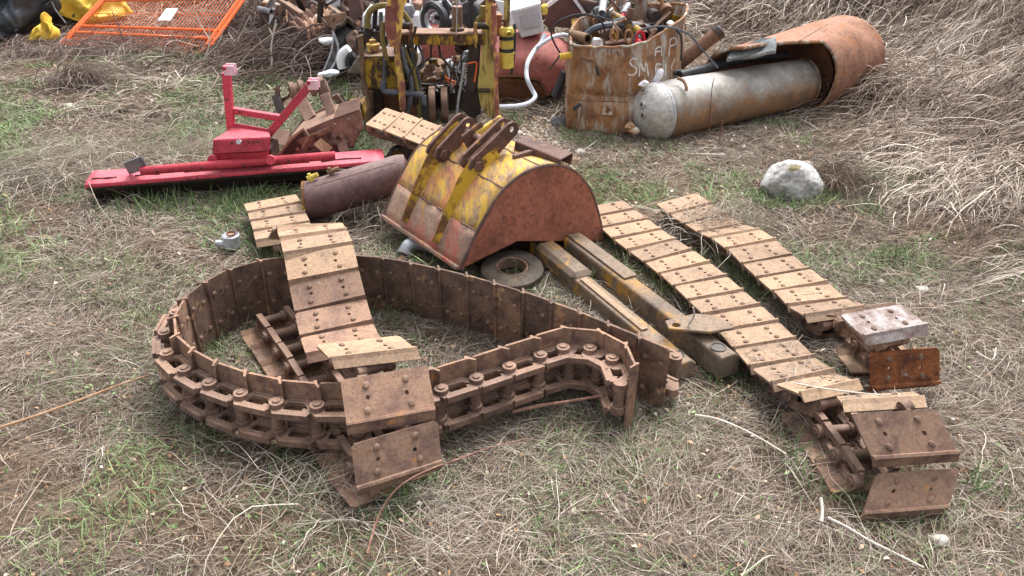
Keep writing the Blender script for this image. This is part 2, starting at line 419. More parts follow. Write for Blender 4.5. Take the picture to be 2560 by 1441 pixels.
def root_loc(o):
    while o.parent: o = o.parent
    return o.location
def obj(name, mb, mat, parent=None, loc=None, bevel=0.0, smooth=False, solid=0.0, angle=40, sub=0):
    """one mesh object; builder vertices are world coordinates"""
    me = bpy.data.meshes.new(name)
    if loc is None:
        if parent is not None: loc = root_loc(parent)
        else:
            xs = [v.x for v in mb.v]; ys = [v.y for v in mb.v]; zs = [v.z for v in mb.v]
            loc = Vector(((min(xs) + max(xs)) / 2, (min(ys) + max(ys)) / 2, min(zs)))
    loc = Vector(loc)
    me.from_pydata([v - loc for v in mb.v], [], mb.f); me.update()
    me.materials.append(M[mat])
    o = bpy.data.objects.new(name, me); COL.objects.link(o)
    if parent is not None: o.parent = parent
    else: o.location = loc
    if smooth:
        me.shade_smooth()
        me.set_sharp_from_angle(angle=math.radians(angle))
    if solid:
        sm = o.modifiers.new('solid', 'SOLIDIFY'); sm.thickness = solid; sm.offset = 0
    if sub:
        ss = o.modifiers.new('sub', 'SUBSURF'); ss.levels = sub; ss.render_levels = sub
    if bevel:
        bm_ = o.modifiers.new('bevel', 'BEVEL'); bm_.width = bevel; bm_.segments = 1; bm_.limit_method = 'ANGLE'; bm_.angle_limit = math.radians(35)
    return o
def tag(o, label, cat, group=None):
    o['label'] = label; o['category'] = cat
    if group: o['group'] = group
    return o
def empty(name, loc, label, cat, group=None):
    o = bpy.data.objects.new(name, None); o.empty_display_size = .1; COL.objects.link(o); o.location = Vector(loc)
    return tag(o, label, cat, group)
def rough_up(mb, amp, s, seed=0):
    for i, v in enumerate(mb.v):
        mb.v[i] = v + mnoise.noise_vector(v * s + Vector((seed * 3.1, seed, 0))) * amp
    return mb

# ------------------------------------------------------------------ ground
def make_ground():
    xs = np.concatenate([np.linspace(-30, -7, 30), np.arange(-6.9, 7.0, .06), np.linspace(7.1, 30, 50)])
    ys = np.concatenate([np.linspace(-8, 1.2, 20), np.arange(1.3, 12.0, .06), np.linspace(12.1, 45, 70)])
    X, Y = np.meshgrid(xs, ys)
    Z = HT(X.ravel(), Y.ravel())
    nx, ny = len(xs), len(ys)
    co = np.stack([X.ravel(), Y.ravel(), Z], 1).astype(np.float32)
    i = np.arange(nx - 1)[None, :] + nx * np.arange(ny - 1)[:, None]
    q = np.stack([i, i + 1, i + 1 + nx, i + nx], -1).reshape(-1, 4)
    me = npmesh('ground', co, q)
    o = bpy.data.objects.new('ground', me); COL.objects.link(o); me.materials.append(M['soil']); o['kind'] = 'structure'
    me.shade_smooth()
def npmesh(name, co, quads, tone=None):
    me = bpy.data.meshes.new(name)
    me.vertices.add(len(co)); me.vertices.foreach_set('co', np.ascontiguousarray(co, np.float32).ravel())
    nq = len(quads)
    me.loops.add(nq * 4); me.polygons.add(nq)
    me.loops.foreach_set('vertex_index', np.ascontiguousarray(quads, np.int32).ravel())
    me.polygons.foreach_set('loop_start', np.arange(0, nq * 4, 4, dtype=np.int32))
    me.polygons.foreach_set('loop_total', np.full(nq, 4, np.int32))
    if tone is not None:
        a = me.attributes.new('tone', 'FLOAT', 'POINT'); a.data.foreach_set('value', np.ascontiguousarray(tone, np.float32))
    me.update(calc_edges=True)
    return me
make_ground()

def strands(name, mat, x, y, ang, L, w, rise, lift, tone, k=4, curl=.4, z0=0.0, parent=None, wig=.0, sides=2, label=None):
    """N bent blades that follow the terrain; sides 2 = flat blade, 3 = round twig"""
    N = len(x)
    s = np.linspace(0, 1, k)[None, :]
    cur = RNG.normal(0, curl, N)[:, None]
    a = ang[:, None] + cur * s + (RNG.normal(0, wig, (N, k)) if wig else 0)
    dx = np.cos(a) * (L / (k - 1))[:, None]; dy = np.sin(a) * (L / (k - 1))[:, None]
    px = x[:, None] + np.concatenate([np.zeros((N, 1)), np.cumsum(dx[:, :-1], 1)], 1)
    py = y[:, None] + np.concatenate([np.zeros((N, 1)), np.cumsum(dy[:, :-1], 1)], 1)
    pz = HT(px.ravel(), py.ravel()).reshape(N, k) + rise[:, None] * s ** .8 + lift[:, None] * 4 * s * (1 - s)
    pz = pz + (z0 if np.isscalar(z0) else np.asarray(z0)[:, None])
    P = np.stack([px, py, pz], -1)
    D = np.gradient(P, axis=1); D /= np.linalg.norm(D, axis=2, keepdims=True) + 1e-9
    sidev = np.stack([-D[..., 1], D[..., 0], np.zeros_like(D[..., 0])], -1)
    sidev /= np.linalg.norm(sidev, axis=2, keepdims=True) + 1e-9
    up = np.cross(sidev, D) * -1
    taper = (1 - .8 * s ** 2)[..., None] if sides == 2 else (1 - .6 * s)[..., None]
    hw = (w / 2)[:, None, None] * taper
    if sides == 2:
        roll = RNG.normal(0, .6, N)[:, None, None]
        vv = sidev * np.cos(roll) + up * np.sin(roll)
        V = np.stack([P - vv * hw, P + vv * hw], 2)
    else:
        V = np.stack([P + (sidev * math.cos(2 * PI * i / 3) + up * math.sin(2 * PI * i / 3)) * hw for i in range(3)], 2)
    m = V.shape[2]
    co = V.reshape(-1, 3)
    base = (np.arange(N) * k * m)[:, None, None] + (np.arange(k - 1) * m)[None, :, None]
    if m == 2:
        q = np.stack([base + 0, base + 1, base + 3, base + 2], -1).reshape(-1, 4)
    else:
        i = np.arange(3)[None, None, :]; j = (i + 1) % 3
        q = np.stack([base + i, base + j, base + 3 + j, base + 3 + i], -1).reshape(-1, 4)
    me = npmesh(name, co, q, np.repeat(tone, k * m))
    o = bpy.data.objects.new(name, me); COL.objects.link(o); me.materials.append(M[mat])
    if sides == 3: me.shade_smooth()
    if parent is not None: o.parent = parent
    o['kind'] = 'stuff'
    if label: o['label'] = label
    return o

# ------------------------------------------------------------------ crawler tracks
TW, TP = .345, .165
def shoe_mesh(name, mat, hole_seed=0):
    mb = MB(); nb = 0
    w = TW / 2
    c = .012
    out = [(-w, -.078 + c), (-w + c, -.078), (w - c, -.078), (w, -.078 + c), (w, .064), (-w, .064)]
    hs = [circ(-.078 + .004 * hole_seed, .002, .0085, 8), circ(.078, -.004, .0085, 8)]
    mb.plate(out, hs, .011)
    # raised grouser and the down-turned lip in front of it
    prof = [(.0645, -.0055), (.0645, .0055), (.068, .019), (.078, .0195), (.086, .003), (.106, -.024), (.099, -.030), (.078, -.0055)]
    n = len(prof)
    vs = [(-w, a, b) for a, b in prof] + [(w, a, b) for a, b in prof]
    mb.add(vs, [(i, n + i, n + (i + 1) % n, (i + 1) % n) for i in range(n)] + [tuple(range(n)), tuple(range(2 * n - 1, n - 1, -1))])
    nf = len(mb.f)
    for sx in (-1, 1):
        for sy, dx in ((-.045, .0), (.04, .008)):
            mb.lathe([(.0135, 0), (.0132, .004), (.0105, .008), (.005, .0098), (.001, .010)], Matrix.Translation((sx * (.078 + dx), sy, .005)), 10)
    me = bpy.data.meshes.new(name); me.from_pydata(mb.v, [], mb.f); me.materials.append(M[mat]); me.materials.append(M['rust_bolt'])
    for i, p in enumerate(me.polygons): p.material_index = 1 if i >= nf else 0
    bm = bmesh.new(); bm.from_mesh(me); bmesh.ops.recalc_face_normals(bm, faces=bm.faces); bm.to_mesh(me); bm.free()
    return me
def link_mesh(mat):
    mb = MB()
    out = [(-.088, -.108), (.07, -.108), (.076, -.09), (.074, -.032), (.066, -.02), (.052, -.0065), (-.05, -.0065), (-.062, -.022), (-.088, -.03), (-.1, -.085)]
    win = [(-.042, -.032), (.03, -.032), (.04, -.045), (.034, -.08), (-.046, -.08), (-.052, -.055)]
    my = Matrix(((0, 0, 1, 0), (1, 0, 0, 0), (0, 1, 0, 0), (0, 0, 0, 1)))
    for sx in (-1, 1):
        mb.plate(out, [win], .022, Matrix.Translation((sx * .088, 0, 0)) @ my)
        mb.box((.036, .15, .016), c=(sx * .088, -.004, -.112))             # rail the rollers ran on
        mb.box((.044, .098, .012), c=(sx * .082, 0, -.0135))                # flange under the plate
        mb.cyl((sx * .078, -.08, -.058), (sx * .126, -.08, -.058), .032, n=14)   # outer boss
        mb.cyl((sx * .126, -.08, -.058), (sx * .134, -.08, -.058), .017, n=12)   # pin end
        mb.cyl((sx * .052, .08, -.058), (sx * .098, .08, -.058), .032, n=14)     # inner boss
        for yy in (-.042, .04): mb.cyl((sx * .078, yy, -.0195), (sx * .078, yy, -.034), .0125, n=6)
    mb.cyl((-.07, .08, -.058), (.07, .08, -.058), .024, n=14)                 # bushing
    for v in mb.v: v.x *= .84
    me = bpy.data.meshes.new('track_link'); me.from_pydata(mb.v, [], mb.f); me.materials.append(M[mat])
    bm = bmesh.new(); bm.from_mesh(me); bmesh.ops.recalc_face_normals(bm, faces=bm.faces); bm.to_mesh(me); bm.free()
    me.shade_smooth(); me.set_sharp_from_angle(angle=math.radians(35))
    return me
SHOES = {m: [shoe_mesh('track_shoe', m, i) for i in range(3)] for m in ('rust_dark', 'rust_tan', 'rust_mid', 'rust_orange', 'rust_white')}
LINKS = {m: link_mesh(m) for m in ('rust_link', 'rust_dark', 'rust_mid')}
def kid(name, me, parent, mw, rl):
    o = bpy.data.objects.new(name, me); COL.objects.link(o); o.parent = parent
    o.matrix_local = mw
    return o
def track(label, segs, matf, linkmat='rust_link', jit=.015, wide=1.0):
    """segs: ('path', stations, normal hint, pitch, pin) or ('plates', corner list, normal hint)
    a station is (x, y, z, tx, ty, tz): middle of the shoe plane and the direction across the track"""
    allp = [Vector(s[:3]) for sg in segs if sg[0] == 'path' for s in sg[1]]
    loc = sum(allp, Vector()) / len(allp); loc.z = 0
    root = empty('crawler_track', loc, label, 'track', 'rusty crawler tracks on the grass')
    rnd = random.Random(len(label)); out = []; j = 0
    def place(a, b, t, hint, link, sy=1.0, y0=None, mat=None):
        nonlocal j
        al = (b - a).normalized(); traw = t.normalized(); t = (t - al * t.dot(al)).normalized(); nn = t.cross(al)
        if nn.dot(Vector(hint)) < 0: t = -t; nn = t.cross(al)
        m = Matrix((t, al, nn)).transposed().to_4x4()
        m.translation = (a + b) / 2 if y0 is None else a + al * (.078 * sy)
        m = m @ Euler((rnd.gauss(0, jit), rnd.gauss(0, jit * .6), rnd.gauss(0, jit * .7))).to_matrix().to_4x4()
        ml = Matrix.Translation(-loc) @ m
        me = SHOES[mat or matf(j)][j % 3]
        if y0 is not None:                              # a shoe hanging askew on its slack pins
            if traw.dot(t) < 0: traw = -traw
            me = me.copy(); sk = Matrix((traw, al, nn)).transposed(); base = Matrix((t, al, nn)).transposed()
            me.transform((base.inverted() @ sk).to_4x4() @ Matrix.Diagonal((wide, sy, 1, 1)))
            kid('track_shoe', me, root, ml, loc)
        else: kid('track_shoe', me, root, ml @ Matrix.Diagonal((wide, sy, 1, 1)), loc)
        if link:
            lk = kid('track_link', LINKS[linkmat], root, ml, loc)
            bv = lk.modifiers.new('bevel', 'BEVEL'); bv.width = .0045; bv.segments = 2; bv.limit_method = 'ANGLE'; bv.angle_limit = math.radians(40)
        out.append(m); j += 1
    for sg in segs:
        if sg[0] == 'plates':
            for (L0, R0, z0), (L1, R1, z1), link, mt in sg[1]:
                a = G((L0[0] + R0[0]) / 2, (L0[1] + R0[1]) / 2, z0); b = G((L1[0] + R1[0]) / 2, (L1[1] + R1[1]) / 2, z1)
                t = (G(*R0, z0) - G(*L0, z0)).normalized() + (G(*R1, z1) - G(*L1, z1)).normalized()
                place(a, b, t, sg[2], link, (b - a).length / .184, 0, mt)
            continue
        st, hint, pitch, pin = sg[1:5]
        P = [Vector(s[:3]) for s in st]; T = [Vector(s[3:]).normalized() for s in st]
        k = 12; mid = catmull(P, k); tv = []
        for i in range(len(P) - 1):
            for q in range(k): tv.append(T[i].lerp(T[i + 1], q / k).normalized())
        tv.append(T[-1])
        cum = [0.0]
        for a, b in zip(mid, mid[1:]): cum.append(cum[-1] + (b - a).length)
        start = cum[int(pin * k)] % pitch if pin is not None else 0.0
        n = int((cum[-1] - start) / pitch + .02)
        def at(d):
            d = max(0, min(cum[-1] - 1e-5, d)); i = 0
            while i < len(cum) - 2 and cum[i + 1] <= d: i += 1
            f = (d - cum[i]) / max(1e-6, cum[i + 1] - cum[i])
            return mid[i].lerp(mid[i + 1], f), tv[i].lerp(tv[i + 1], f)
        J = [at(start + q * pitch) for q in range(n + 1)]
        sgn = None
        for q in range(n):
            (a, ta), (b, tb) = J[q], J[q + 1]
            al = (b - a).normalized(); t = ta + tb
            if sgn is None: sgn = 1 if t.cross(al).dot(Vector(hint)) > 0 else -1
            bend = 0
            if q > 0: bend = max(bend, al.angle(J[q][0] - J[q - 1][0]))
            if q < n - 1: bend = max(bend, al.angle(J[q + 2][0] - J[q + 1][0]))
            place(a, b, t * sgn, (t * sgn).cross(al), bend < 1.0)
    return root, out
def gs(px, py, z, t): 
    p = G(px, py, z); return (p.x, p.y, p.z, t[0], t[1], t[2] if len(t) > 2 else 0)

# the tall ring standing on edge
ring = [(.765, 2.965), (.70, 3.03), (.606, 3.11), (.338, 3.335), (.042, 3.545), (-.281, 3.735), (-.62, 3.88), (-.87, 3.93), (-1.12, 3.93), (-1.36, 3.87), (-1.52, 3.73), (-1.60, 3.52), (-1.61, 3.34),
        (-1.54, 3.15), (-1.37, 2.98), (-1.17, 2.865), (-.97, 2.80), (-.72, 2.775), (-.48, 2.82), (-.30, 2.90), (-.12, 3.005), (.06, 3.11), (.19, 3.185), (.245, 3.212), (.31, 3.205), (.455, 3.165), (.493, 3.135), (.505, 3.09), (.535, 2.89)]
st = [(x, y, .165, .03 * math.sin(i), .03 * math.cos(i * 1.7), 1) for i, (x, y) in enumerate(ring)]
UP = (0, 0, 1)
T1, T1m = track('long rusty track standing on edge and curled into a ring on the grass', [('path', st, (-.5, -1, 0), .167, 23)], lambda j: 'rust_dark' if j < 17 else 'rust_mid', jit=.012)
# track draped over the ring and folded at the front
t0 = (.99, .14, 0)
flat = [(-1.655, 5.17, .115, .96, .28, 0), (-1.52, 4.86, .115, .96, .26, 0), (-1.39, 4.52, .12, .97, .22, 0)]
rise = [(-1.27, 4.36, .2, .98, .16, 0), gs(772, 566, .41, t0), gs(797, 626, .44, t0), gs(812, 700, .35, t0), gs(828, 770, .265, t0), gs(844, 830, .22, t0), gs(864, 880, .22, t0)]
p = G(985, 1258, 0.0)
low = [(p.x - .01, p.y + .05, .012, 1, .22, 0), (-.62, 2.66, .0, .92, .4, 0), (-.80, 2.96, .0, .88, .5, 0), (-.97, 3.24, .0, .87, .5, 0), (-1.15, 3.53, .0, .87, .5, 0), (-1.36, 3.84, .0, .87, .5, 0)]
fold = [(((803, 863), (985, 843), .42), ((838, 910), (1052, 886), .45), True, 'rust_tan'), (((850, 950), (1072, 914), .44), ((872, 1088), (1092, 1046), .29), True, 'rust_mid'), (((880, 1106), (1095, 1054), .28), ((895, 1248), (1108, 1172), .10), False, 'rust_mid')]
T4, T4m = track('tan rusty track draped over the standing ring and folded under in front', [('path', flat, UP, .16, None), ('path', rise, UP, .17, 2), ('plates', fold, (0, -.5, 1)), ('path', low, (0, 0, -1), TP, None)],
                lambda j: 'rust_tan' if j < 9 else 'rust_mid', wide=1.03)
# left one of the two long tracks at the right
ta, tb, tc = (.93, .37, 0), (.97, .22, 0), (1, .04, 0)
S = [gs(1500, 513, .12, ta), gs(1560, 560, .12, ta), gs(1618, 606, .12, ta), gs(1693, 657, .12, ta), gs(1760, 713, .12, ta), gs(1838, 785, .12, tb), gs(1923, 872, .12, tb), gs(1975, 924, .13, (.99, .12, 0)), gs(2045, 965, .165, tc), gs(2125, 984, .23, tc)]
fold = [(((2085, 995), (2290, 984), .24), ((2108, 1013), (2322, 1003), .34), False, 'rust_tan'), (((2135, 1031), (2332, 1025), .36), ((2192, 1170), (2402, 1156), .2), True, 'rust_mid'), (((2190, 1186), (2400, 1169), .15), ((2148, 1302), (2365, 1289), .02), False, 'rust_mid')]
p = G(2235, 1296, 0)
low = [(p.x - .03, p.y + .14, .005, 1, .06, 0), (p.x - .05, p.y + .34, 0, 1, .08, 0), (p.x - .08, p.y + .54, 0, .99, .1, 0), (p.x - .12, p.y + .72, 0, .98, .15, 0)]
T2, T2m = track('long dusty track lying flat beside the yellow boom with dirt on its shoes', [('path', S, UP, TP, None), ('plates', fold, (0, -.6, 1)), ('path', low, (0, 0, -1), TP, None)], lambda j: 'rust_tan' if j < 15 else 'rust_mid')
ta, tb, tc = (.9, .42, 0), (.93, .36, 0), (1, .12, 0)
S = [gs(1690, 497, .13, ta), gs(1742, 535, .11, ta), gs(1800, 572, .11, ta), gs(1858, 596, .16, ta), gs(1930, 662, .13, tb), gs(2000, 718, .13, tb), gs(2052, 765, .13, tb), gs(2098, 788, .17, (.98, .2, 0))]
fold = [(((2060, 790), (2215, 762), .24), ((2090, 792), (2250, 764), .33), True, 'rust_dark'), (((2095, 790), (2262, 763), .345), ((2165, 852), (2332, 829), .325), True, 'rust_white'), (((2165, 881), (2355, 869), .24), ((2165, 988), (2360, 970), .03), False, 'rust_orange')]
p = G(2262, 985, 0)
low = [(p.x - .03, p.y + .16, .01, 1, .06, 0), (p.x - .05, p.y + .38, 0, 1, .08, 0), (p.x - .1, p.y + .68, 0, .98, .15, 0)]
T3, T3m = track('rightmost long dusty track with white stained and orange rusted shoes at its near end', [('path', S, UP, TP, None), ('plates', fold, (0, -.6, 1)), ('path', low, (0, 0, -1), TP, None)],
                lambda j: 'rust_tan' if j < 14 else 'rust_mid', linkmat='rust_mid', jit=.02)
# short piece leaning behind the digger bucket
ta = Vector((.42, .9, .05))
a = YP(938, 292, 6.05); b = YP(1015, 316, 5.98); c = YP(1090, 345, 5.9); d = YP(1150, 372, 5.84)
S = [(q.x, q.y, q.z, ta.x, ta.y, ta.z) for q in (a, b, c, d)]
T6, T6m = track('short pale track piece leaning up behind the digger bucket', [('path', S, UP, .158, None)], lambda j: 'rust_tan', jit=.03)

# caked dirt lumps lying in the open chain
mb = MB()
for (px, py, z) in ((1150, 985, .1), (1190, 965, .12), (1230, 990, .06), (1170, 1020, .05)):
    c = G(px, py, z * .5)
    q = MB(); q.lathe([(.001, .05), (.05, .045), (.09, .02), (.1, -.06)], Matrix.Translation(c), 12); rough_up(q, .03, 12, px)
    mb.add([tuple(v) for v in q.v], q.f)
tag(obj('dirt', mb, 'dirt', smooth=True), 'clods of dry dirt caked in the ring track chain', 'dirt')['kind'] = 'stuff'
from mathutils.bvhtree import BVHTree
def bvh_of(o):
    loc = root_loc(o)
    me = o.data
    return BVHTree.FromPolygons([v.co + loc for v in me.vertices], [tuple(p.vertices) for p in me.polygons])
def hit(bv, px, py):
    C = Vector((0, 0, CAM_H)); r = ray(px, py).normalized()
    p, n, i, dd = bv.ray_cast(C, r)
    if p is None: return None
    if n.dot(r) > 0: n = -n
    return p, n
def fr2(o, z, x):
    z = Vector(z).normalized(); x = Vector(x); x = (x - z * x.dot(z)).normalized(); y = z.cross(x)
    m = Matrix((x, y, z)).transposed().to_4x4(); m.translation = Vector(o); return m

# ------------------------------------------------------------------ helpers for sheet pieces
def poly(pts, t=.006):
    """thick sheet through 3D corner points (fan), both faces modelled"""
    P = [Vector(p) for p in pts]
    n = Vector((0, 0, 0))
    for i in range(len(P)): n += P[i].cross(P[(i + 1) % len(P)])
    n = n.normalized() * (t / 2) if n.length > 1e-9 else Vector((0, 0, t / 2))
    mb = MB(); k = len(P)
    vs = [tuple(p + n) for p in P] + [tuple(p - n) for p in P]
    fs = [tuple(range(k)), tuple(range(2 * k - 1, k - 1, -1))] + [(i, k + i, k + (i + 1) % k, (i + 1) % k) for i in range(k)]
    return mb.add(vs, fs)
def ppoly(pix, Y, t=.006): return poly([YP(q[0], q[1], q[2] if len(q) > 2 else Y) for q in pix], t)
def slab(pix, Y, depth):
    """solid with a front outline at depth Y and a real thickness going away from the viewer"""
    F = [YP(q[0], q[1], Y) for q in pix]; mb = MB(); k = len(F)
    vs = [tuple(p) for p in F] + [tuple(p + Vector((0, depth, 0))) for p in F]
    return mb.add(vs, [tuple(range(k)), tuple(range(2 * k - 1, k - 1, -1))] + [(i, k + i, k + (i + 1) % k, (i + 1) % k) for i in range(k)])
def fixn(o):
    bm = bmesh.new(); bm.from_mesh(o.data); bmesh.ops.recalc_face_normals(bm, faces=bm.faces); bm.to_mesh(o.data); bm.free(); return o
def ptube(pix, Y, r, n=7, r2=None):
    return MB().tube([YP(q[0], q[1], q[2] if len(q) > 2 else Y) for q in pix], r, n, r2)

# ------------------------------------------------------------------ digger bucket
def bucket():
    TZ = .13
    T = G(1150, 670, TZ); Lt = G(962, 540, TZ)
    wv = Lt - T; wl = wv.length; wd = wv.normalized()
    e1 = Vector((.85, .53, 0)).normalized(); nn = Vector((-e1.y, e1.x, 0))
    def pl(px, py):
        r = ray(px, py); C = Vector((0, 0, CAM_H)); t = (T - C).dot(nn) / r.dot(nn); return C + r * t
    root = empty('digger_bucket', (T + Lt) / 2 - Vector((0, 0, TZ)), 'upturned digger bucket with chipped yellow back and red primer side', 'bucket')
    prof = [(1150, 670), (1180, 602), (1212, 540), (1245, 487), (1285, 448), (1330, 422), (1385, 412), (1435, 428), (1470, 470), (1492, 530), (1506, 594)]
    P = catmull([pl(*q) for q in prof], 3)
    low = [pl(1510, 602), pl(1400, 601), pl(1290, 601)]
    # curved back skin
    mb = MB(); nv = 10
    for j in range(nv + 1):
        for p in P: mb.v.append(p + wv * (j / nv))
    k = len(P)
    lo = MB(); lo.v = list(mb.v)
    for j in range(nv):
        for i in range(k - 1): (lo if i < 4 else mb).f.append((j * k + i, (j + 1) * k + i, (j + 1) * k + i + 1, j * k + i + 1))
    def used(b):
        ids = sorted({i for f in b.f for i in f}); mp = {i: q for q, i in enumerate(ids)}
        b.v = [b.v[i] for i in ids]; b.f = [tuple(mp[i] for i in f) for f in b.f]
    used(lo); used(mb)
    obj('lip_plate', lo, 'bucket_low', root, smooth=True, solid=.014)
    obj('back_skin', mb, 'bucket_skin', root, smooth=True, solid=.014)
    for s, nm in ((0, 0), (1, 1)):
        off = wv * s + wd * (-.009 if s == 0 else .009)
        q = poly([p * .997 + (T * .003) + off for p in P] + [p + off for p in low], .016)
        o = fixn(obj('side_plate', q, 'bucket_side' if s == 0 else 'bucket_skin', root, bevel=.003))
        rim = MB().tube([p + off for p in P], .011, 6, smooth=False)
        obj('weld_rim', rim, 'bracket', o, loc=root_loc(root))
    # cutting lip and weld seams across the skin
    mb = MB().bar(T - Vector((0, 0, .004)), Lt - Vector((0, 0, .004)), .07, .022, up=(e1 * .4 + Vector((0, 0, .9))))
    obj('cutting_lip', mb, 'bucket_low', root, bevel=.003)
    for i in (4, 10, 16):
        mb = MB(); q = [P[i] + wv * (j / 14) + Vector((random.gauss(0, .003), random.gauss(0, .003), .006)) for j in range(15)]
        mb.tube(q, .0065, 5); obj('weld_seam', mb, 'bracket', root)
    # wear ribs up the back: V sections
    for f, hgt in ((.32, .10), (.73, .11)):
        q = MB(); ii = list(range(1, 15)); rows = []
        for a in ii:
            p = P[a] + wv * f; d = (P[a + 1] - P[a - 1]).normalized(); n = d.cross(wd).normalized()
            if n.z < 0 and a > 4: n = -n
            if n.dot(Vector((-.6, -.4, .6))) < 0 and a <= 10: n = -n
            h = hgt * (.3 + .9 * (a / 14) ** 1.5); ww = .026 + .014 * a / 14
            rows.append((p - wd * ww, p + n * h, p + wd * ww))
        for r in rows: q.v += list(r)
        for a in range(len(rows) - 1):
            for c in range(2): q.f.append((a * 3 + c, a * 3 + c + 1, a * 3 + 4 + c, a * 3 + 3 + c))
        fixn(obj('wear_rib', q, 'bucket_rib', root, solid=.01))
    # mounting ears: two pairs of long plates with pin holes
    top = lambda a, f: P[a] + wv * f
    def ear(pa, pb, up, off, w0=.055, w1=.046):
        d = (pb - pa); L = d.length
        m = fr(pa + off, d, up)
        w0 = w0; out = [(-.05, -w0 * .2), (-.03, -w0), (L * .5, -w0 * .95), (L, -w1)] + [(L + w1 * math.cos(t), w1 * math.sin(t)) for t in (-PI / 2, -PI / 4, 0, PI / 4, PI / 2)] + [(L * .5, w0 * .9), (0, w0), (-.05, w0 * .6)]
        m = m @ Matrix(((1, 0, 0, 0), (0, 0, 1, 0), (0, 1, 0, 0), (0, 0, 0, 1)))
        return MB().plate(out, [circ(L, 0, .021, 10)], .022, m)
    for f, pxa, pxb in ((.72, (1096, 380), (1160, 306)), (.36, (1180, 408), (1268, 318))):
        base = top(11, f) + Vector((0, 0, .05))
        def onp(px, py):
            r = ray(px, py); C = Vector((0, 0, CAM_H)); t = (base - C).dot(nn) / r.dot(nn); return C + r * t
        a, b = onp(*pxa), onp(*pxb)
        for s in (-1, 1):
            fixn(obj('ear_plate', ear(a, b, (0, 0, 1), wd * (.045 * s)), 'bracket', root, bevel=.002))
        q = MB().cyl(a - wd * .075, a + wd * .06, .024, n=10); q.cyl(a - wd * .082, a - wd * .07, .034, n=6)
        obj('pin', q, 'bracket', root)
        obj('ear_web', MB().bar(a + Vector((0, 0, .02)), b - (b - a) * .25 + Vector((0, 0, .012)), .07, .014, up=(0, 0, 1)), 'bracket', root, bevel=.002)
        q = poly([top(4, f) - wd * .05 + Vector((0, 0, .01)), a + wd * .05 + Vector((0, 0, -.03)), top(13, f) + Vector((0, 0, .01)), top(8, f)], .016)
        fixn(obj('gusset', q, 'bucket_rib', root))
    # loose linkage plates and the box tube on the crown
    c = top(13, .55) + Vector((.02, .02, .09))
    obj('link_plate', MB().box((.16, .02, .11), fr(c, e1 + Vector((0, 0, .5)), (0, 0, 1))), 'bracket', root, bevel=.006)
    obj('link_plate', MB().box((.2, .025, .07), fr(c + Vector((.09, .05, .03)), e1 + Vector((0, 0, .4)), (0, 0, 1))), 'carc_yel', root, bevel=.006)
    obj('pin', MB().cyl(c - wd * .12, c + wd * .1, .02), 'rust_bolt', root, smooth=True)
    a, b = top(20, .02) + Vector((0, 0, .03)), top(18, .36) + Vector((0, 0, .035))
    bx = MB(); m = fr((a + b) / 2, b - a, (0, 0, 1)); L = (b - a).length
    for c, s in (((0, 0, .035), (L, .13, .01)), ((0, .065, 0), (L, .01, .075)), ((0, -.065, 0), (L, .01, .075))): bx.box(s, m, c)
    obj('box_tube', bx, 'bracket', root, bevel=.002)
    for f in (.2, .5): obj('crown_cleat', MB().bar(top(15, f) + Vector((0, 0, .01)), top(18, f) + Vector((0, 0, .03)), .03, .035), 'bracket', root, bevel=.003)
bucket()

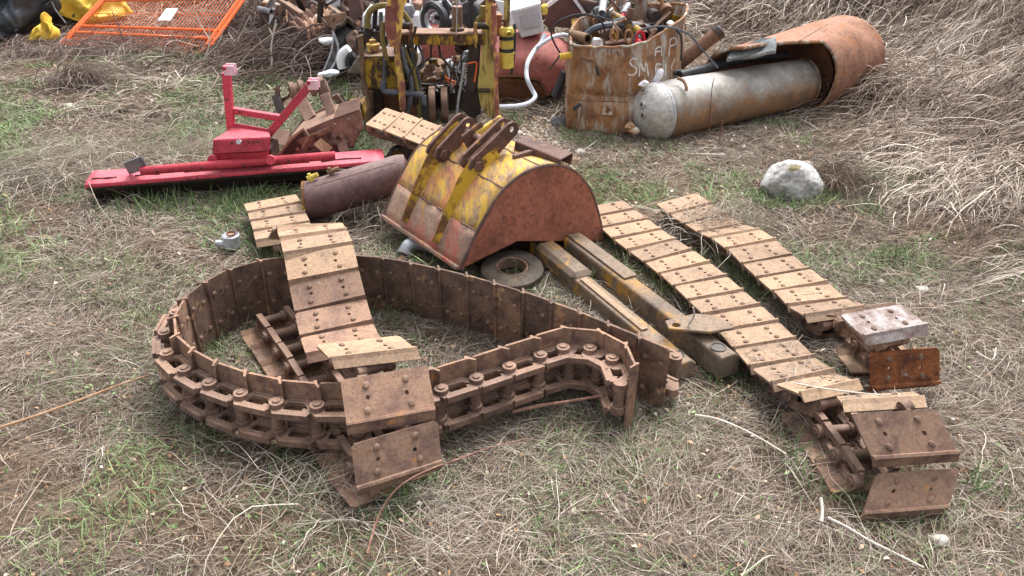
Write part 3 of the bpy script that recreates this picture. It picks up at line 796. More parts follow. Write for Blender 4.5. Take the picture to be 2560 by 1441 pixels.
# ------------------------------------------------------------------ red rear blade with its A frame
def blade():
    A = G(212, 471, .15); B = G(962, 411, .18)
    d = (B - A).normalized(); L = (B - A).length; bk = Vector((-d.y, d.x, 0)).normalized()
    root = empty('grader_blade', (A + B) / 2 - Vector((0, 0, .165)), 'long red tractor blade with an A shaped hitch frame standing up from it', 'blade')
    def sec(pts, name, mat, n=26, jit=.004, solid=.008):
        mb = MB(); k = len(pts)
        for j in range(n + 1):
            f = j / n; o = A + (B - A) * f
            for i, (y, z) in enumerate(pts):
                w = mnoise.noise(Vector((f * 9, i * .7, 1))) * jit
                mb.v.append(o + bk * (y + w) + Vector((0, 0, z + w)) + d * (.05 * (y / .3) if f == 0 else (-.02 * y if f == 1 else 0)))
        for j in range(n):
            for i in range(k - 1): mb.f.append((j * k + i, (j + 1) * k + i, (j + 1) * k + i + 1, j * k + i + 1))
        return fixn(obj(name, mb, mat, root, smooth=True, solid=solid, angle=14))
    sec([(0, 0), (.012, .022), (.06, .036), (.12, .048), (.18, .05), (.215, .03), (.235, -.06), (.23, -.15)], 'moldboard', 'red')
    sec([(.01, -.008), (.05, -.04), (.1, -.09), (.14, -.16)], 'shaded_underside', 'grease', jit=.0)  # lower moldboard curving under, its shadow painted in with dark steel
    # dark seams of the stitched wear strip
    for a, b in ((.02, .1), (.16, .24), (.32, .52), (.54, .74), (.78, .92)):
        q = [A + (B - A) * (a + (b - a) * i / 6) + bk * (.058 + .004 * math.sin(i + a * 30)) + Vector((0, 0, .041 + .002 * math.sin(i * 2 + a * 9))) for i in range(7)]
        obj('weld_seam', MB().tube(q, .007, 5), 'grease', root)
    # stiffening tube
    ta, tb = YP(352, 428, A.y + .33), YP(838, 393, B.y + .28)
    ta.z = .27; tb.z = .29
    ta = G(352, 428, .25); tb = G(838, 389, .27)
    tb_o = obj('stiffener_tube', MB().tube([ta + (tb - ta) * i / 8 for i in range(9)], .031, 12), 'red_worn', root, smooth=True)
    for f in (.09, .31, .53, .76): obj('drain_hole', MB().cyl(ta + (tb - ta) * f + Vector((0, -.036, .0)), ta + (tb - ta) * f + Vector((0, -.04, .0)), .009, n=8), 'grease', tb_o, loc=root_loc(root))
    # turntable box under the frame
    y0 = G(600, 405, .26).y
    b0, b1 = YP(532, 405, y0), YP(678, 398, y0); t0, t1 = YP(534, 350, y0 + .02), YP(676, 345, y0 + .02)
    mb = MB(); dep = Vector((.03, .22, 0))
    hood = [YP(532, 385, y0 - .03), YP(533, 352, y0), YP(676, 345, y0), YP(674, 378, y0 - .03)]
    fixn(obj('hitch_hood', poly(hood, .012), 'red_worn', root, bevel=.003))
    fixn(obj('hitch_hood', poly([YP(533, 352, y0), YP(585, 318, y0 + .24), YP(672, 330, y0 + .24), YP(676, 345, y0)], .012), 'red', root))
    q = MB().box((b1.x - b0.x, .2, .10), Matrix.Translation((b0 + b1) / 2 + Vector((0, .13, .03))))
    fixn(obj('turntable', q, 'grease', root))
    q = poly([YP(536, 385, y0 + .01), YP(672, 380, y0 + .01), YP(672, 402, y0 + .01), YP(536, 408, y0 + .01)], .01)
    fixn(obj('turntable_plate', q, 'red_worn', root))
    for x in (532, 677):
        fixn(obj('pivot_lug', MB().plate(circ(0, 0, .035, 12), [], .02, fr(YP(x, 400, y0 - .03), (1, 0, 0), (0, -1, .1))), 'red', root))
    bo = YP(599, 355, y0 - .03); obj('bolt', MB().cyl(bo, bo + Vector((0, -.03, .01)), .018, n=6), 'silver', root)
    for x, y in ((580, 358), (622, 358), (634, 357), (645, 356)):
        c = YP(x, y, y0 - .012); obj('bolt_hole', MB().cyl(c, c + Vector((0, -.004, 0)), .009, n=8), 'grease', root)
    # mast plate with holes and two arms, cross bar, pale clevis ends
    ym = y0 + .22
    pl_ = [YP(584, 345, ym), YP(586, 308, ym), (YP(668, 322, ym)), YP(668, 345, ym)]
    fixn(obj('mast_plate', poly(pl_, .014), 'red', root))
    for x, y in ((590, 336), (606, 334), (622, 327), (620, 336)):
        c = YP(x, y, ym - .008); obj('bolt_hole', MB().cyl(c, c + Vector((0, -.004, 0)), .012, n=8), 'grease', root)
    y1 = ym + .02
    def arm(p, q, w, nm='frame_arm'): return obj(nm, MB().bar(YP(*p), YP(*q), w, w, up=(0, -1, .0)), 'red', root, bevel=.004)
    arm((580, 345, y1), (566, 182, y1), .054); arm((664, 345, y1), (774, 214, y1), .056); arm((574, 275, y1 + .004), (706, 296, y1 + .004), .044, 'cross_bar')
    for (x, y, dx) in ((566, 174, 7), (778, 210, 4)):
        c = YP(x + dx - 3, y, y1)
        for s in (-1, 1): fixn(obj('clevis', MB().box((.075, .012, .07), Matrix.Translation(c + Vector((.015, s * .03, .0)))), 'pink', root, bevel=.004))
        obj('clevis_pin', MB().cyl(c + Vector((-.01, -.055, .02)), c + Vector((-.01, .05, .02)), .014, n=8), 'red_worn', root)
    # end cap plate and black mud flap
    c = G(340, 415, .28)
    fixn(obj('skid_shoe', poly([G(308, 408, .3), G(352, 391, .36), G(372, 420, .26), G(324, 436, .2)], .012), 'grey', root))
    return root
blade()

# ------------------------------------------------------------------ maroon pressure cylinder
def cyl_tank():
    a = G(764, 505, .135); b = G(1012, 432, .30); r = .135
    root = empty('gas_cylinder', a - Vector((0, 0, .135)), 'maroon steel cylinder with yellow rim lying between red blade and yellow bucket', 'cylinder')
    m = fr(a, (0, 0, 1), (0, 0, 1)); d = (b - a).normalized()
    m = Matrix((Vector((0, 0, 1)), d.cross(Vector((0, 0, 1))), d)).transposed().to_4x4(); m.translation = a
    L = (b - a).length
    obj('shell', MB().lathe([(.001, .03), (.1, .012), (r * .985, .0), (r, .012), (r, .06), (r, L - .05), (r * .9, L), (.02, L + .04)], m, 32), 'maroon', root, smooth=True)
    obj('rim', MB().lathe([(r - .012, -.012), (r + .006, -.014), (r + .006, .004), (r - .012, .006), (r - .012, -.012)], m, 32), 'bucket_rib', root, smooth=True)
    top = Vector((0, 0, 1)).cross(d).cross(d) * -1
    for f, s, mt in ((.13, 1.0, 'filter_yel'), (.33, 1.1, 'trans')):
        c = a + d * (L * f) + top * (r - .005)
        q = MB().cyl(c, c + top * .03, .018, n=8); v = obj('valve', q, mt, root)
        q = MB().cyl(c + top * .03 - d * .02, c + top * .036 + d * .055 * s, .016, n=8); q.cyl(c + top * .03, c + top * .06, .011, n=6)
        obj('valve_cap', q, mt, v, loc=root_loc(root))
    sm = MB().tube([a + d * (.1 + .8 * i / 5 * L) + top * r * .86 + d.cross(top) * r * .5 for i in range(6)], .003, 5)
    obj('weld_seam', sm, 'rust_dark', root)
cyl_tank()

# ------------------------------------------------------------------ idler wheel and boom beams under the bucket
c = G(1280, 676, .06)
mb = MB()
root = empty('idler_wheel', c - Vector((0, 0, .06)), 'round grey idler wheel lying flat under the bucket corner', 'wheel')
mi = fr(c + Vector((0, 0, .02)), (1, .05, 0), (-.05, -.12, 1))
obj('disc', MB().lathe([(.098, .0), (.104, .012), (.12, .008), (.17, .004), (.186, -.004), (.19, -.03), (.17, -.07), (.1, -.075), (.092, -.03), (.098, .0)], mi, 40), 'idler', root, smooth=True)
obj('hub_ring', MB().lathe([(.084, -.06), (.084, .008), (.092, .012), (.098, .006), (.098, -.06)], mi, 32), 'rust_mid', root, smooth=True)
def boom(a, b, w, h, name, label, extra=None):
    root = empty(name, (a + b) / 2 - Vector((0, 0, h / 2)), label, 'beam')
    d = (b - a).normalized(); L = (b - a).length
    ch = .28
    prof = [(-w / 2, -h / 2), (w / 2, -h / 2), (w / 2, h / 2 - h * ch), (w / 2 - w * ch, h / 2), (-w / 2 + w * ch * .3, h / 2), (-w / 2, h / 2 - h * ch * .3)]
    m = fr(a, d, (0, 0, 1)); n = len(prof); mb = MB()
    for i in range(9):
        for y, z in prof: mb.v.append(m @ Vector((L * i / 8, y, z)))
    for i in range(8):
        for k in range(n): mb.f.append((i * n + k, i * n + (k + 1) % n, (i + 1) * n + (k + 1) % n, (i + 1) * n + k))
    mb.f += [tuple(range(n)), tuple(8 * n + k for k in range(n - 1, -1, -1))]
    fixn(obj('box_section', mb, 'beam', root, bevel=.005))
    return root, m, L, d
r, m, L, d = boom(G(1430, 612, .085), G(1825, 915, .075), .125, .13, 'loader_boom', 'square grey boom with yellow patches and a holed lug beside the long track')
fixn(obj('wear_plate', MB().box((L * .42, .088, .012), m, (L * .21, .006, .072)), 'beam', r, bevel=.003))
lug = [(-.14, -.05), (-.1, -.085), (.02, -.07), (.12, .03), (.02, .08), (-.13, .02)]
q = [G(1662, 806, .18), G(1672, 826, .18), G(1775, 832, .185), G(1836, 822, .185), G(1795, 792, .185), G(1735, 788, .18)]
cc = sum(q, Vector()) / 6
ml = Matrix.Translation(cc)
fixn(obj('lug_plate', MB().plate([(p.x - cc.x, p.y - cc.y) for p in q], [circ(G(1690, 817, .18).x - cc.x, G(1690, 817, .18).y - cc.y, .02, 12)], .016, ml), 'beam', r, bevel=.003))
fixn(obj('end_bore', MB().lathe([(.001, 0), (.03, 0), (.034, .004), (.04, .004)], Matrix.Translation(m @ Vector((L - .08, -.015, .066))), 16), 'grease', r))
r, m, L, d = boom(G(1345, 618, .065), G(1716, 926, .06), .12, .1, 'lift_arm', 'brown lift arm running from under the bucket past the ring end')
obj('pivot_sleeve', MB().box((.46, .14, .12), m, (.3, 0, .02)), 'beam', r, bevel=.025)
fixn(obj('cover_strip', MB().box((.6, .04, .01), m, (.85, -.02, .056)), 'rust_tan', r, bevel=.003))
fixn(obj('end_bore', MB().lathe([(.001, 0), (.022, 0), (.026, .004), (.03, .004)], Matrix.Translation(m @ Vector((L - .07, 0, .051))), 14), 'grease', r))

# ------------------------------------------------------------------ rusty roller frame behind the blade
def prop_pieces():
    root = empty('hydraulic_ram', G(985, 395), 'dark and yellow hydraulic ram lying behind the right end of the red blade', 'ram')
    a, b = G(962, 408, .12), G(1032, 368, .16)
    obj('barrel', MB().cyl(a, b, .045, n=14), 'carc', root, smooth=True)
    obj('end_fitting', MB().cyl(a - (b - a) * .15, a + (b - a) * .12, .03, n=12), 'bucket_rib', root, smooth=True)
    obj('hose_end', MB().tube([a + (b - a) * .1 + Vector((0, -.03, .03)), a + (b - a) * .3 + Vector((0, -.04, .08)), a + (b - a) * .5 + Vector((0, 0, .07))], .016, 7), 'rubber', root, smooth=True)
    p = YP(1022, 352, 6.05)
    tag(obj('timber_block', MB().box((.14, .2, p.z), Matrix.Translation((p.x, p.y, p.z / 2 - .01))), 'grease', bevel=.01), 'dark oily block propping up the short pale track piece', 'block')
prop_pieces()
def roller_frame():
    a, b = G(722, 372, .13), G(905, 285, .2)
    root = empty('roller_frame', G(790, 385), 'heavy brown crawler undercarriage frame with rollers, behind the red hitch frame', 'machine part')
    d = (b - a).normalized(); L = (b - a).length; m = fr(a, d, (0, -.35, 1))
    fixn(obj('side_cheek', slab([(690, 389), (730, 342), (832, 300), (900, 276), (908, 318), (884, 366), (826, 391)], 5.95, .03), 'rust_link', root, bevel=.005))
    fixn(obj('side_cheek', slab([(700, 372), (756, 300), (822, 262), (880, 268), (900, 330), (884, 372)], 6.3, .03), 'rust_link', root, bevel=.005))
    fixn(obj('mouth_shade', slab([(700, 384), (736, 350), (756, 330), (764, 352), (748, 376), (730, 386)], 5.935, .01), 'grease', root))  # solid dark slab paints the shade inside the hollow channel end
    obj('mouth_lip', MB().tube([YP(x, y, 5.93) for x, y in ((698, 386), (730, 345), (760, 322), (772, 340), (756, 372))], .012, 6, smooth=False), 'rust_tan', root)
    fixn(obj('top_cover', poly([YP(730, 342, 5.95), YP(832, 300, 5.95), YP(848, 262, 6.31), YP(766, 298, 6.31)], .02), 'rust_link', root, bevel=.004))
    fixn(obj('top_cover', poly([YP(832, 301, 5.95), YP(900, 277, 5.95), YP(900, 246, 6.31), YP(848, 263, 6.31)], .02), 'bin_dark', root, bevel=.004))
    fixn(obj('stiffener', slab([(742, 352), (822, 318), (830, 330), (752, 366)], 5.925, .02), 'trans', root, bevel=.004))
    fixn(obj('stiffener', slab([(760, 384), (830, 352), (872, 352), (868, 362), (834, 364), (770, 391)], 5.92, .02), 'rust_dark', root, bevel=.004))
    for x, y in ((745, 372), (800, 332), (838, 312), (872, 300), (890, 330), (855, 338)):
        c = YP(x, y, 5.94); obj('bolt', MB().cyl(c, c + Vector((0, -.02, 0)), .014, n=6), 'rust_bolt', root)
    ym = 6.35
    def bar(p, q, w, h, nm, mt='rust_link'): return obj(nm, MB().bar(YP(*p), YP(*q), w, h, up=(0, -1, .2)), mt, root, bevel=.004)
    bar((812, 236, 6.2), (866, 392, 5.86), .075, .03, 'strap_plate')
    bar((745, 235, 6.5), (778, 300, 6.2), .1, .03, 'strap_plate')
    bar((690, 240, 6.5), (705, 288, 6.4), .06, .05, 'strap_plate', 'grease')
    fixn(obj('guard_plate', ppoly([(686, 222, 6.5), (692, 213, 6.5), (700, 222, 6.5), (702, 246, 6.5), (716, 243, 6.55), (730, 222, 6.6), (735, 236, 6.6), (722, 262, 6.5), (692, 262, 6.5)], 6.5, .02), 'rust_link', root))
    for (x, y, Y, rr) in ((742, 225, 6.5, .07), (792, 215, 6.5, .075)):
        c = YP(x, y, Y); ax = Vector((.9, .4, .1)).normalized()
        obj('track_roller', MB().lathe([(.02, -.06), (rr, -.055), (rr, -.02), (rr * .7, -.012), (rr * .7, .012), (rr, .02), (rr, .055), (.02, .06)], Matrix.Translation(c) @ ax.to_track_quat('Z', 'Y').to_matrix().to_4x4(), 18), 'rust_mid', root, smooth=True)
    fixn(obj('guard_plate', ppoly([(800, 205, 6.45), (812, 198, 6.45), (826, 232, 6.4), (830, 255, 6.4), (812, 262, 6.4), (798, 240, 6.45)], 6.45, .02), 'rust_link', root))
    fixn(obj('rack', slab([(830, 240), (852, 238), (865, 262), (858, 272), (845, 262)], 6.4, .05), 'grease', root))
    for i in range(4): obj('rack_tooth', MB().bar(YP(832 + i * 7, 246 + i * 8, 6.38), YP(846 + i * 7, 238 + i * 9, 6.38), .025, .03), 'rust_link', root)
    fixn(obj('end_block', slab([(862, 268), (905, 258), (915, 285), (905, 310), (872, 320)], 6.25, .2), 'carc', root, bevel=.01))
    bar((700, 392, 6.0), (752, 318, 6.15), .05, .02, 'channel_edge')
    fixn(obj('cover_plate', ppoly([(785, 362, 5.86), (803, 346, 5.9), (832, 370, 5.84), (813, 388, 5.82)], 5.9, .014), 'trans', root))
    fixn(obj('cover_plate', ppoly([(690, 320, 6.25), (728, 330, 6.15), (716, 366, 6.05), (682, 358, 6.15)], 6, .014), 'rust_link', root))
    for x, y in ((790, 345), (822, 338), (846, 350), (775, 378)):
        p, nrm = a, None
        c = YP(x, y, 5.93); obj('slot', MB().box((.03, .012, .05), Matrix.Translation(c)), 'grease', root)
roller_frame()

# ------------------------------------------------------------------ galvanised tank
def galv_tank():
    a = G(1642, 279, .225); b = G(2005, 206, .235)
    d = (b - a).normalized(); L = (b - a).length; r0, r1 = .242, .215
    root = empty('galvanised_tank', (a + b) / 2 - Vector((0, 0, .24)), 'pale galvanised water tank lying on its side with a domed end and three fittings', 'tank')
    up = (Vector((0, 0, 1)) - d * d.z).normalized(); sd_ = d.cross(up)
    def P(u, v):
        t = 2 * PI * u; r = r0 + (r1 - r0) * v
        r *= 1 + .03 * mnoise.noise(Vector((math.cos(t) * 1.6, math.sin(t) * 1.6, v * 3)))
        dent = math.exp(-(((v - .06) / .06) ** 2 + ((u - .25) / .05) ** 2)) * .045
        r -= dent
        return tuple(a + d * (L * v) + up * (r * math.sin(t)) + sd_ * (r * math.cos(t)))
    body = obj('shell', MB().grid(P, 40, 24, True), 'galv_body', root, smooth=True, solid=.006)
    def D(u, v):
        t = 2 * PI * u; q = v * PI / 2
        r = (r0 + .004) * math.sin(q) if v > 0 else .001
        return tuple(a - d * (.004 + .19 * math.cos(q)) + up * (r * math.sin(t)) + sd_ * (r * math.cos(t)))
    dome = obj('domed_end', MB().grid(D, 40, 10, True), 'galv', root, smooth=True)
    obj('seam_band', MB().lathe([(r0 + .002, -.012), (r0 + .008, -.008), (r0 + .008, .008), (r0 + .002, .012)], fr2(a, d, up), 40), 'silver', root, smooth=True)
    bv = bvh_of(dome)
    for x, y in ((1610, 229), (1606, 263), (1608, 289)):
        h = hit(bv, x, y)
        if not h: continue
        o = obj('pipe_boss', MB().lathe([(.014, .010), (.016, .016), (.028, .014), (.034, .004), (.036, -.01)], fr2(h[0], h[1], up), 16), 'galv', root, smooth=True)
        obj('bore', MB().lathe([(.001, .008), (.0145, .008)], fr2(h[0], h[1], up), 12), 'rubber', o, loc=root_loc(root))
    # rim of the far end
    obj('end_rim', MB().lathe([(r1 - .004, -.01), (r1 + .006, -.006), (r1 + .006, .006), (r1 - .004, .01)], fr2(b, d, up), 40), 'bin', root, smooth=True)
    obj('far_end', MB().lathe([(.001, .05), (r1 * .7, .03), (r1, .0)], fr2(b, d, up), 30), 'bin', root, smooth=True)
    return root
galv_tank()

# ------------------------------------------------------------------ big rusty tank
def big_tank():
    b = G(2135, 124, .40); a = G(1992, 178, .34)
    d = (b - a).normalized(); L = (b - a).length; R = .37
    root = empty('rusty_tank', a - Vector((0, 0, .4)), 'big reddish brown torn steel tank dumped against the bank behind the galvanised tank', 'tank')
    up = (Vector((0, 0, 1)) - d * d.z).normalized(); sd_ = d.cross(up)
    if sd_.x > 0: sd_ = -sd_                                            # towards the upper left
    def P(u, v):
        t = 2 * PI * u
        s = math.sin(t)
        st = -.85 * max(0, min(1, (math.cos(t - 2.45) - .05) / .6)) + .02 * math.sin(t * 5)
        x = st + (L - st) * v
        r = (R + .04 * (1 - v)) * (1 + .05 * mnoise.noise(Vector((math.cos(t) * .9, math.sin(t) * .9, v * 2.2 + 4))))
        r *= 1 - .12 * math.exp(-(((v - .8) / .12) ** 2 + ((u - .14) / .07) ** 2)) - .1 * math.exp(-(((v - .62) / .1) ** 2 + ((u - .95) / .06) ** 2))
        if v > .9: r *= math.sqrt(max(.0002, 1 - ((v - .9) / .1) ** 2))
        return tuple(a + d * x + up * (r * s * .95) + sd_ * (r * -math.cos(t) * -1 * -1))
    obj('shell', MB().grid(lambda u, v: P(u, 1 - (1 - v) ** 1.7), 48, 40, True), 'bigtank', root, smooth=True, solid=.01, angle=80)
    obj('inner_wall', MB().lathe([(.01, .26), (R * .8, .2), (R * .96, .02)], fr2(a, d, up), 24), 'tank_in', root, smooth=True)
    q = [P(i / 40, 0.002) for i in range(41)]
    obj('torn_edge', MB().tube([Vector(p) for p in q], .016, 6, smooth=False), 'bin', root, smooth=True)
    for vv in (.42, .9): obj('weld_seam', MB().tube([Vector(P(i / 30, vv)) for i in range(31)], .007, 5, smooth=False), 'rust_mid', root)
    bv = bvh_of([o for o in root.children if o.name.startswith('shell')][0])
    h = hit(bv, 2082, 182)
    if h: obj('bung', MB().lathe([(.022, .03), (.034, .03), (.036, 0), (.05, -.01)], fr2(h[0], h[1], (0, 0, 1)), 14), 'silver', root, smooth=True)
    for x, y in ((2098, 121),):
        h = hit(bv, x, y)
        if h: obj('hole', MB().lathe([(.001, .004), (.012, .004), (.016, 0)], fr2(h[0], h[1], (0, 0, 1)), 10), 'rubber', root)
    q = []
    for i in range(9):
        h = hit(bv, 1985 + (2070 - 1985) * i / 8, 112 + (62 - 112) * i / 8)
        if h: q.append(h[0] + h[1] * .002)
    if len(q) > 3: obj('weld_seam', MB().tube(q, .006, 5), 'rust_dark', root)
big_tank()
hp = [(1700, 190, 7.05), (1770, 170, 7.2), (1830, 154, 7.35), (1900, 143, 7.5), (1968, 138, 7.65)]
h = obj('rubber_hose', ptube(hp, 7.7, .045, 10, .03), 'rubber', smooth=True)
tag(h, 'thick black rubber hose lying along the top of the galvanised tank', 'hose')
# crushed grey tub on the tank
root = empty('crushed_tub', YP(1880, 150, 7.15), 'crushed blue grey sheet tub lying against the big rusty tank', 'tub')
q = MB()
def tubf(u, v):
    p = YP(1820 + 120 * u, 150 - 20 * u - 34 * v * (0.6 + .5 * u), 7.08 + .16 * v + .05 * math.sin(u * 5))
    return tuple(p + Vector((0, .02 * math.sin(u * 9 + v * 4), 0)))
q.grid(tubf, 14, 6)
obj('wall', q, 'dentgrey', root, smooth=True, solid=.012)
q = MB().tube([Vector(tubf(u / 10, 0)) for u in range(11)], .02, 6)
obj('rim', q, 'dentgrey', root, smooth=True)
fixn(obj('end_wall', ppoly([(1820, 150, 7.08), (1828, 128, 7.2), (1905, 96, 7.24), (1940, 98, 7.22), (1938, 130, 7.1)], 8, .012), 'dentgrey', root))
# long rusty pipe propped on the tank
a, b = YP(1660, 192, 7.25), YP(1800, 78, 7.35)
root = empty('steel_pipe', a, 'long rusty pipe propped up at a slant between the drum and the galvanised tank', 'pipe')
d = (b - a).normalized()
obj('tube', MB().lathe([(.05, 0), (.055, .05), (.058, (b - a).length), (.048, (b - a).length), (.046, (b - a).length - .3)], fr2(a, d, (0, 0, 1)), 20), 'rust_pipe', root, smooth=True)
obj('collar', MB().lathe([(.052, -.05), (.064, -.045), (.066, .0), (.054, .012), (.05, 0)], fr2(b, d, (0, 0, 1)), 20), 'grease', root, smooth=True)
obj('bore', MB().lathe([(.001, -.12), (.049, -.1)], fr2(b, d, (0, 0, 1)), 16), 'rubber', root)
# bent pipe stub between pipe and tank
o = obj('bent_pipe', ptube([(1625, 200, 7.1), (1660, 185, 7.1), (1720, 180, 7.1)], 7.1, .022), 'rubber', smooth=True)
tag(o, 'short dark bent pipe resting on the galvanised tank dome end', 'pipe')
o = obj('curved_strap', ptube([(1694, 196, 6.78), (1708, 202, 6.74), (1715, 215, 6.70), (1716, 228, 6.68)], 6.7, .014), 'rust_mid', smooth=True)
tag(o, 'small curved rusty strap hanging over the galvanised tank top', 'strap')

# ------------------------------------------------------------------ scrap drum
def scrap_drum():
    base = [(1415, 326), (1450, 335), (1500, 342), (1555, 343), (1605, 333), (1650, 318), (1692, 296), (1690, 262), (1640, 236), (1540, 226), (1455, 240), (1418, 280)]
    topz = [.74, .74, .75, .76, .78, .86, .92, .92, .86, .8, .76, .74]
    B = [G(*p) for p in base]; n = len(B)
    root = empty('scrap_drum', sum(B, Vector()) / n, 'battered rusty open drum with white lettering, heaped with scrap', 'drum')
    ring = catmull(B + [B[0]], 4)[:-1]; tz = []
    for i in range(n):
        for q in range(4): tz.append(topz[i] + (topz[(i + 1) % n] - topz[i]) * q / 4)
    N = len(ring)
    def P(u, v):
        i = int(round(u * N)) % N
        p = ring[i]
        z = .03 + (tz[i] + .004 * math.sin(i * 1.9) - .03) * v
        c = sum(B, Vector()) / n
        out = (p - c).normalized()
        w = .05 * mnoise.noise(Vector((p.x * 2.2, p.y * 2.2, z * 3))) - .05 * math.exp(-((z - .33) / .05) ** 2) * (1 if 2 <= i < 18 else .2) + .02 * math.sin(z * 7)
        return tuple(p + out * w + Vector((0, 0, z - (.03 if v == 0 and i < 18 else 0) * math.sin(i * .7))))
    body = obj('wall', MB().grid(P, N, 22, True), 'bin', root, smooth=True, solid=.008, angle=50)
    obj('rolled_rim', MB().tube([Vector(P(i / N, 1)) for i in range(N + 1)], .011, 6, smooth=False), 'bin', root, smooth=True)
    obj('base', MB().lathe([(.001, .05), (.45, .05)], Matrix.Translation(sum(B, Vector()) / n), 24), 'tank_in', root)
    bv = bvh_of(body)
    def stroke(pts, r=.0065, nm='lettering', mt='chalk'):
        q = []
        P_ = catmull([Vector((x, y, 0)) for x, y in pts], 4) if len(pts) > 2 else [Vector((pts[0][0] + (pts[1][0] - pts[0][0]) * i / 6, pts[0][1] + (pts[1][1] - pts[0][1]) * i / 6, 0)) for i in range(7)]
        for p in P_:
            h = hit(bv, p.x, p.y)
            if h: q.append((h[0] + h[1] * .005, h[1]))
        if len(q) < 2: return
        mb = MB()
        for i, (p, nm_) in enumerate(q):
            a = q[max(0, i - 1)][0]; b = q[min(len(q) - 1, i + 1)][0]
            s = nm_.cross((b - a).normalized()).normalized() * r
            mb.v += [p - s, p + s]
        for i in range(len(q) - 1): mb.f.append((2 * i, 2 * i + 1, 2 * i + 3, 2 * i + 2))
        o = obj(nm, mb, mt, root, solid=.003)
        return o
    # visible letters of the two painted lines: A P / S M E L
    stroke([(1637, 140), (1639, 124), (1646, 118), (1652, 120), (1653, 140)]); stroke([(1638, 130), (1653, 128)])
    stroke([(1671, 142), (1674, 98)]); stroke([(1674, 99), (1684, 95), (1690, 103), (1685, 112), (1673, 116)])
    stroke([(1592, 150), (1582, 147), (1575, 154), (1578, 163), (1588, 170), (1590, 180), (1582, 188), (1570, 186)])
    stroke([(1597, 192), (1600, 158), (1609, 180), (1614, 155), (1620, 190)])
    stroke([(1652, 162), (1640, 162), (1638, 190), (1650, 189)]); stroke([(1639, 175), (1649, 174)])
    stroke([(1664, 160), (1662, 188)]); stroke([(1686, 148), (1678, 165), (1679, 176)])
    # torn slot, handle lug and a wire band round the belly
    stroke([(1492, 165), (1494, 178), (1497, 188)], .012, 'torn_slot', 'rubber')
    stroke([(1434, 274), (1444, 268), (1452, 260)], .016, 'torn_slot', 'rubber')
    stroke([(1413, 250), (1450, 252), (1500, 254), (1570, 257)], .004, 'wire_band', 'rust_dark')
    h = hit(bv, 1523, 278)
    if h:
        fixn(obj('lug_plate', MB().plate([(-.05, -.04), (.05, -.04), (.05, .04), (-.05, .04)], [circ(0, 0, .02, 10)], .02, fr2(h[0] + h[1] * .015, h[1], (1, 0, -.2))), 'bin', root, bevel=.003))
    return root, bv
DRUM, DRUMBV = scrap_drum()

# boulder
c = G(1980, 490, 0)
q = MB(); 
bm = bmesh.new(); bmesh.ops.create_icosphere(bm, subdivisions=5, radius=1)
for v in bm.verts:
    p = v.co.copy()
    k = 1 + .16 * mnoise.noise(p * 1.3) + .07 * mnoise.noise(p * 3.5) + .035 * mnoise.noise(p * 9) + .015 * mnoise.noise(p * 22)
    for f, lim in (((.7, -.3, .6), .70), ((-.3, -.8, .5), .74), ((-.8, .1, .55), .72), ((.1, .1, 1), .80), ((.55, -.8, .1), .78), ((-.6, -.75, -.1), .8)):
        q_ = p.dot(Vector(f).normalized()) * k
        if q_ > lim: k *= (lim + (q_ - lim) * .18) / q_
    k += .03 * mnoise.noise(p * 3.5) + .014 * mnoise.noise(p * 11) + .008 * mnoise.noise(p * 26) - .03 * max(0, .12 - abs(mnoise.noise(p * 2.2 + Vector((3, 1, 7))))) / .12
    v.co = Vector((p.x * .232 * k, p.y * .2 * k, p.z * .165 * k))
q.v = [v.co + c + Vector((.035, .12, .055)) for v in bm.verts]; q.f = [tuple(v.index for v in f.verts) for f in bm.faces]; bm.free()
tag(obj('boulder', q, 'stone', smooth=True, angle=80), 'large grey boulder sitting in the grass beyond the long tracks', 'boulder')

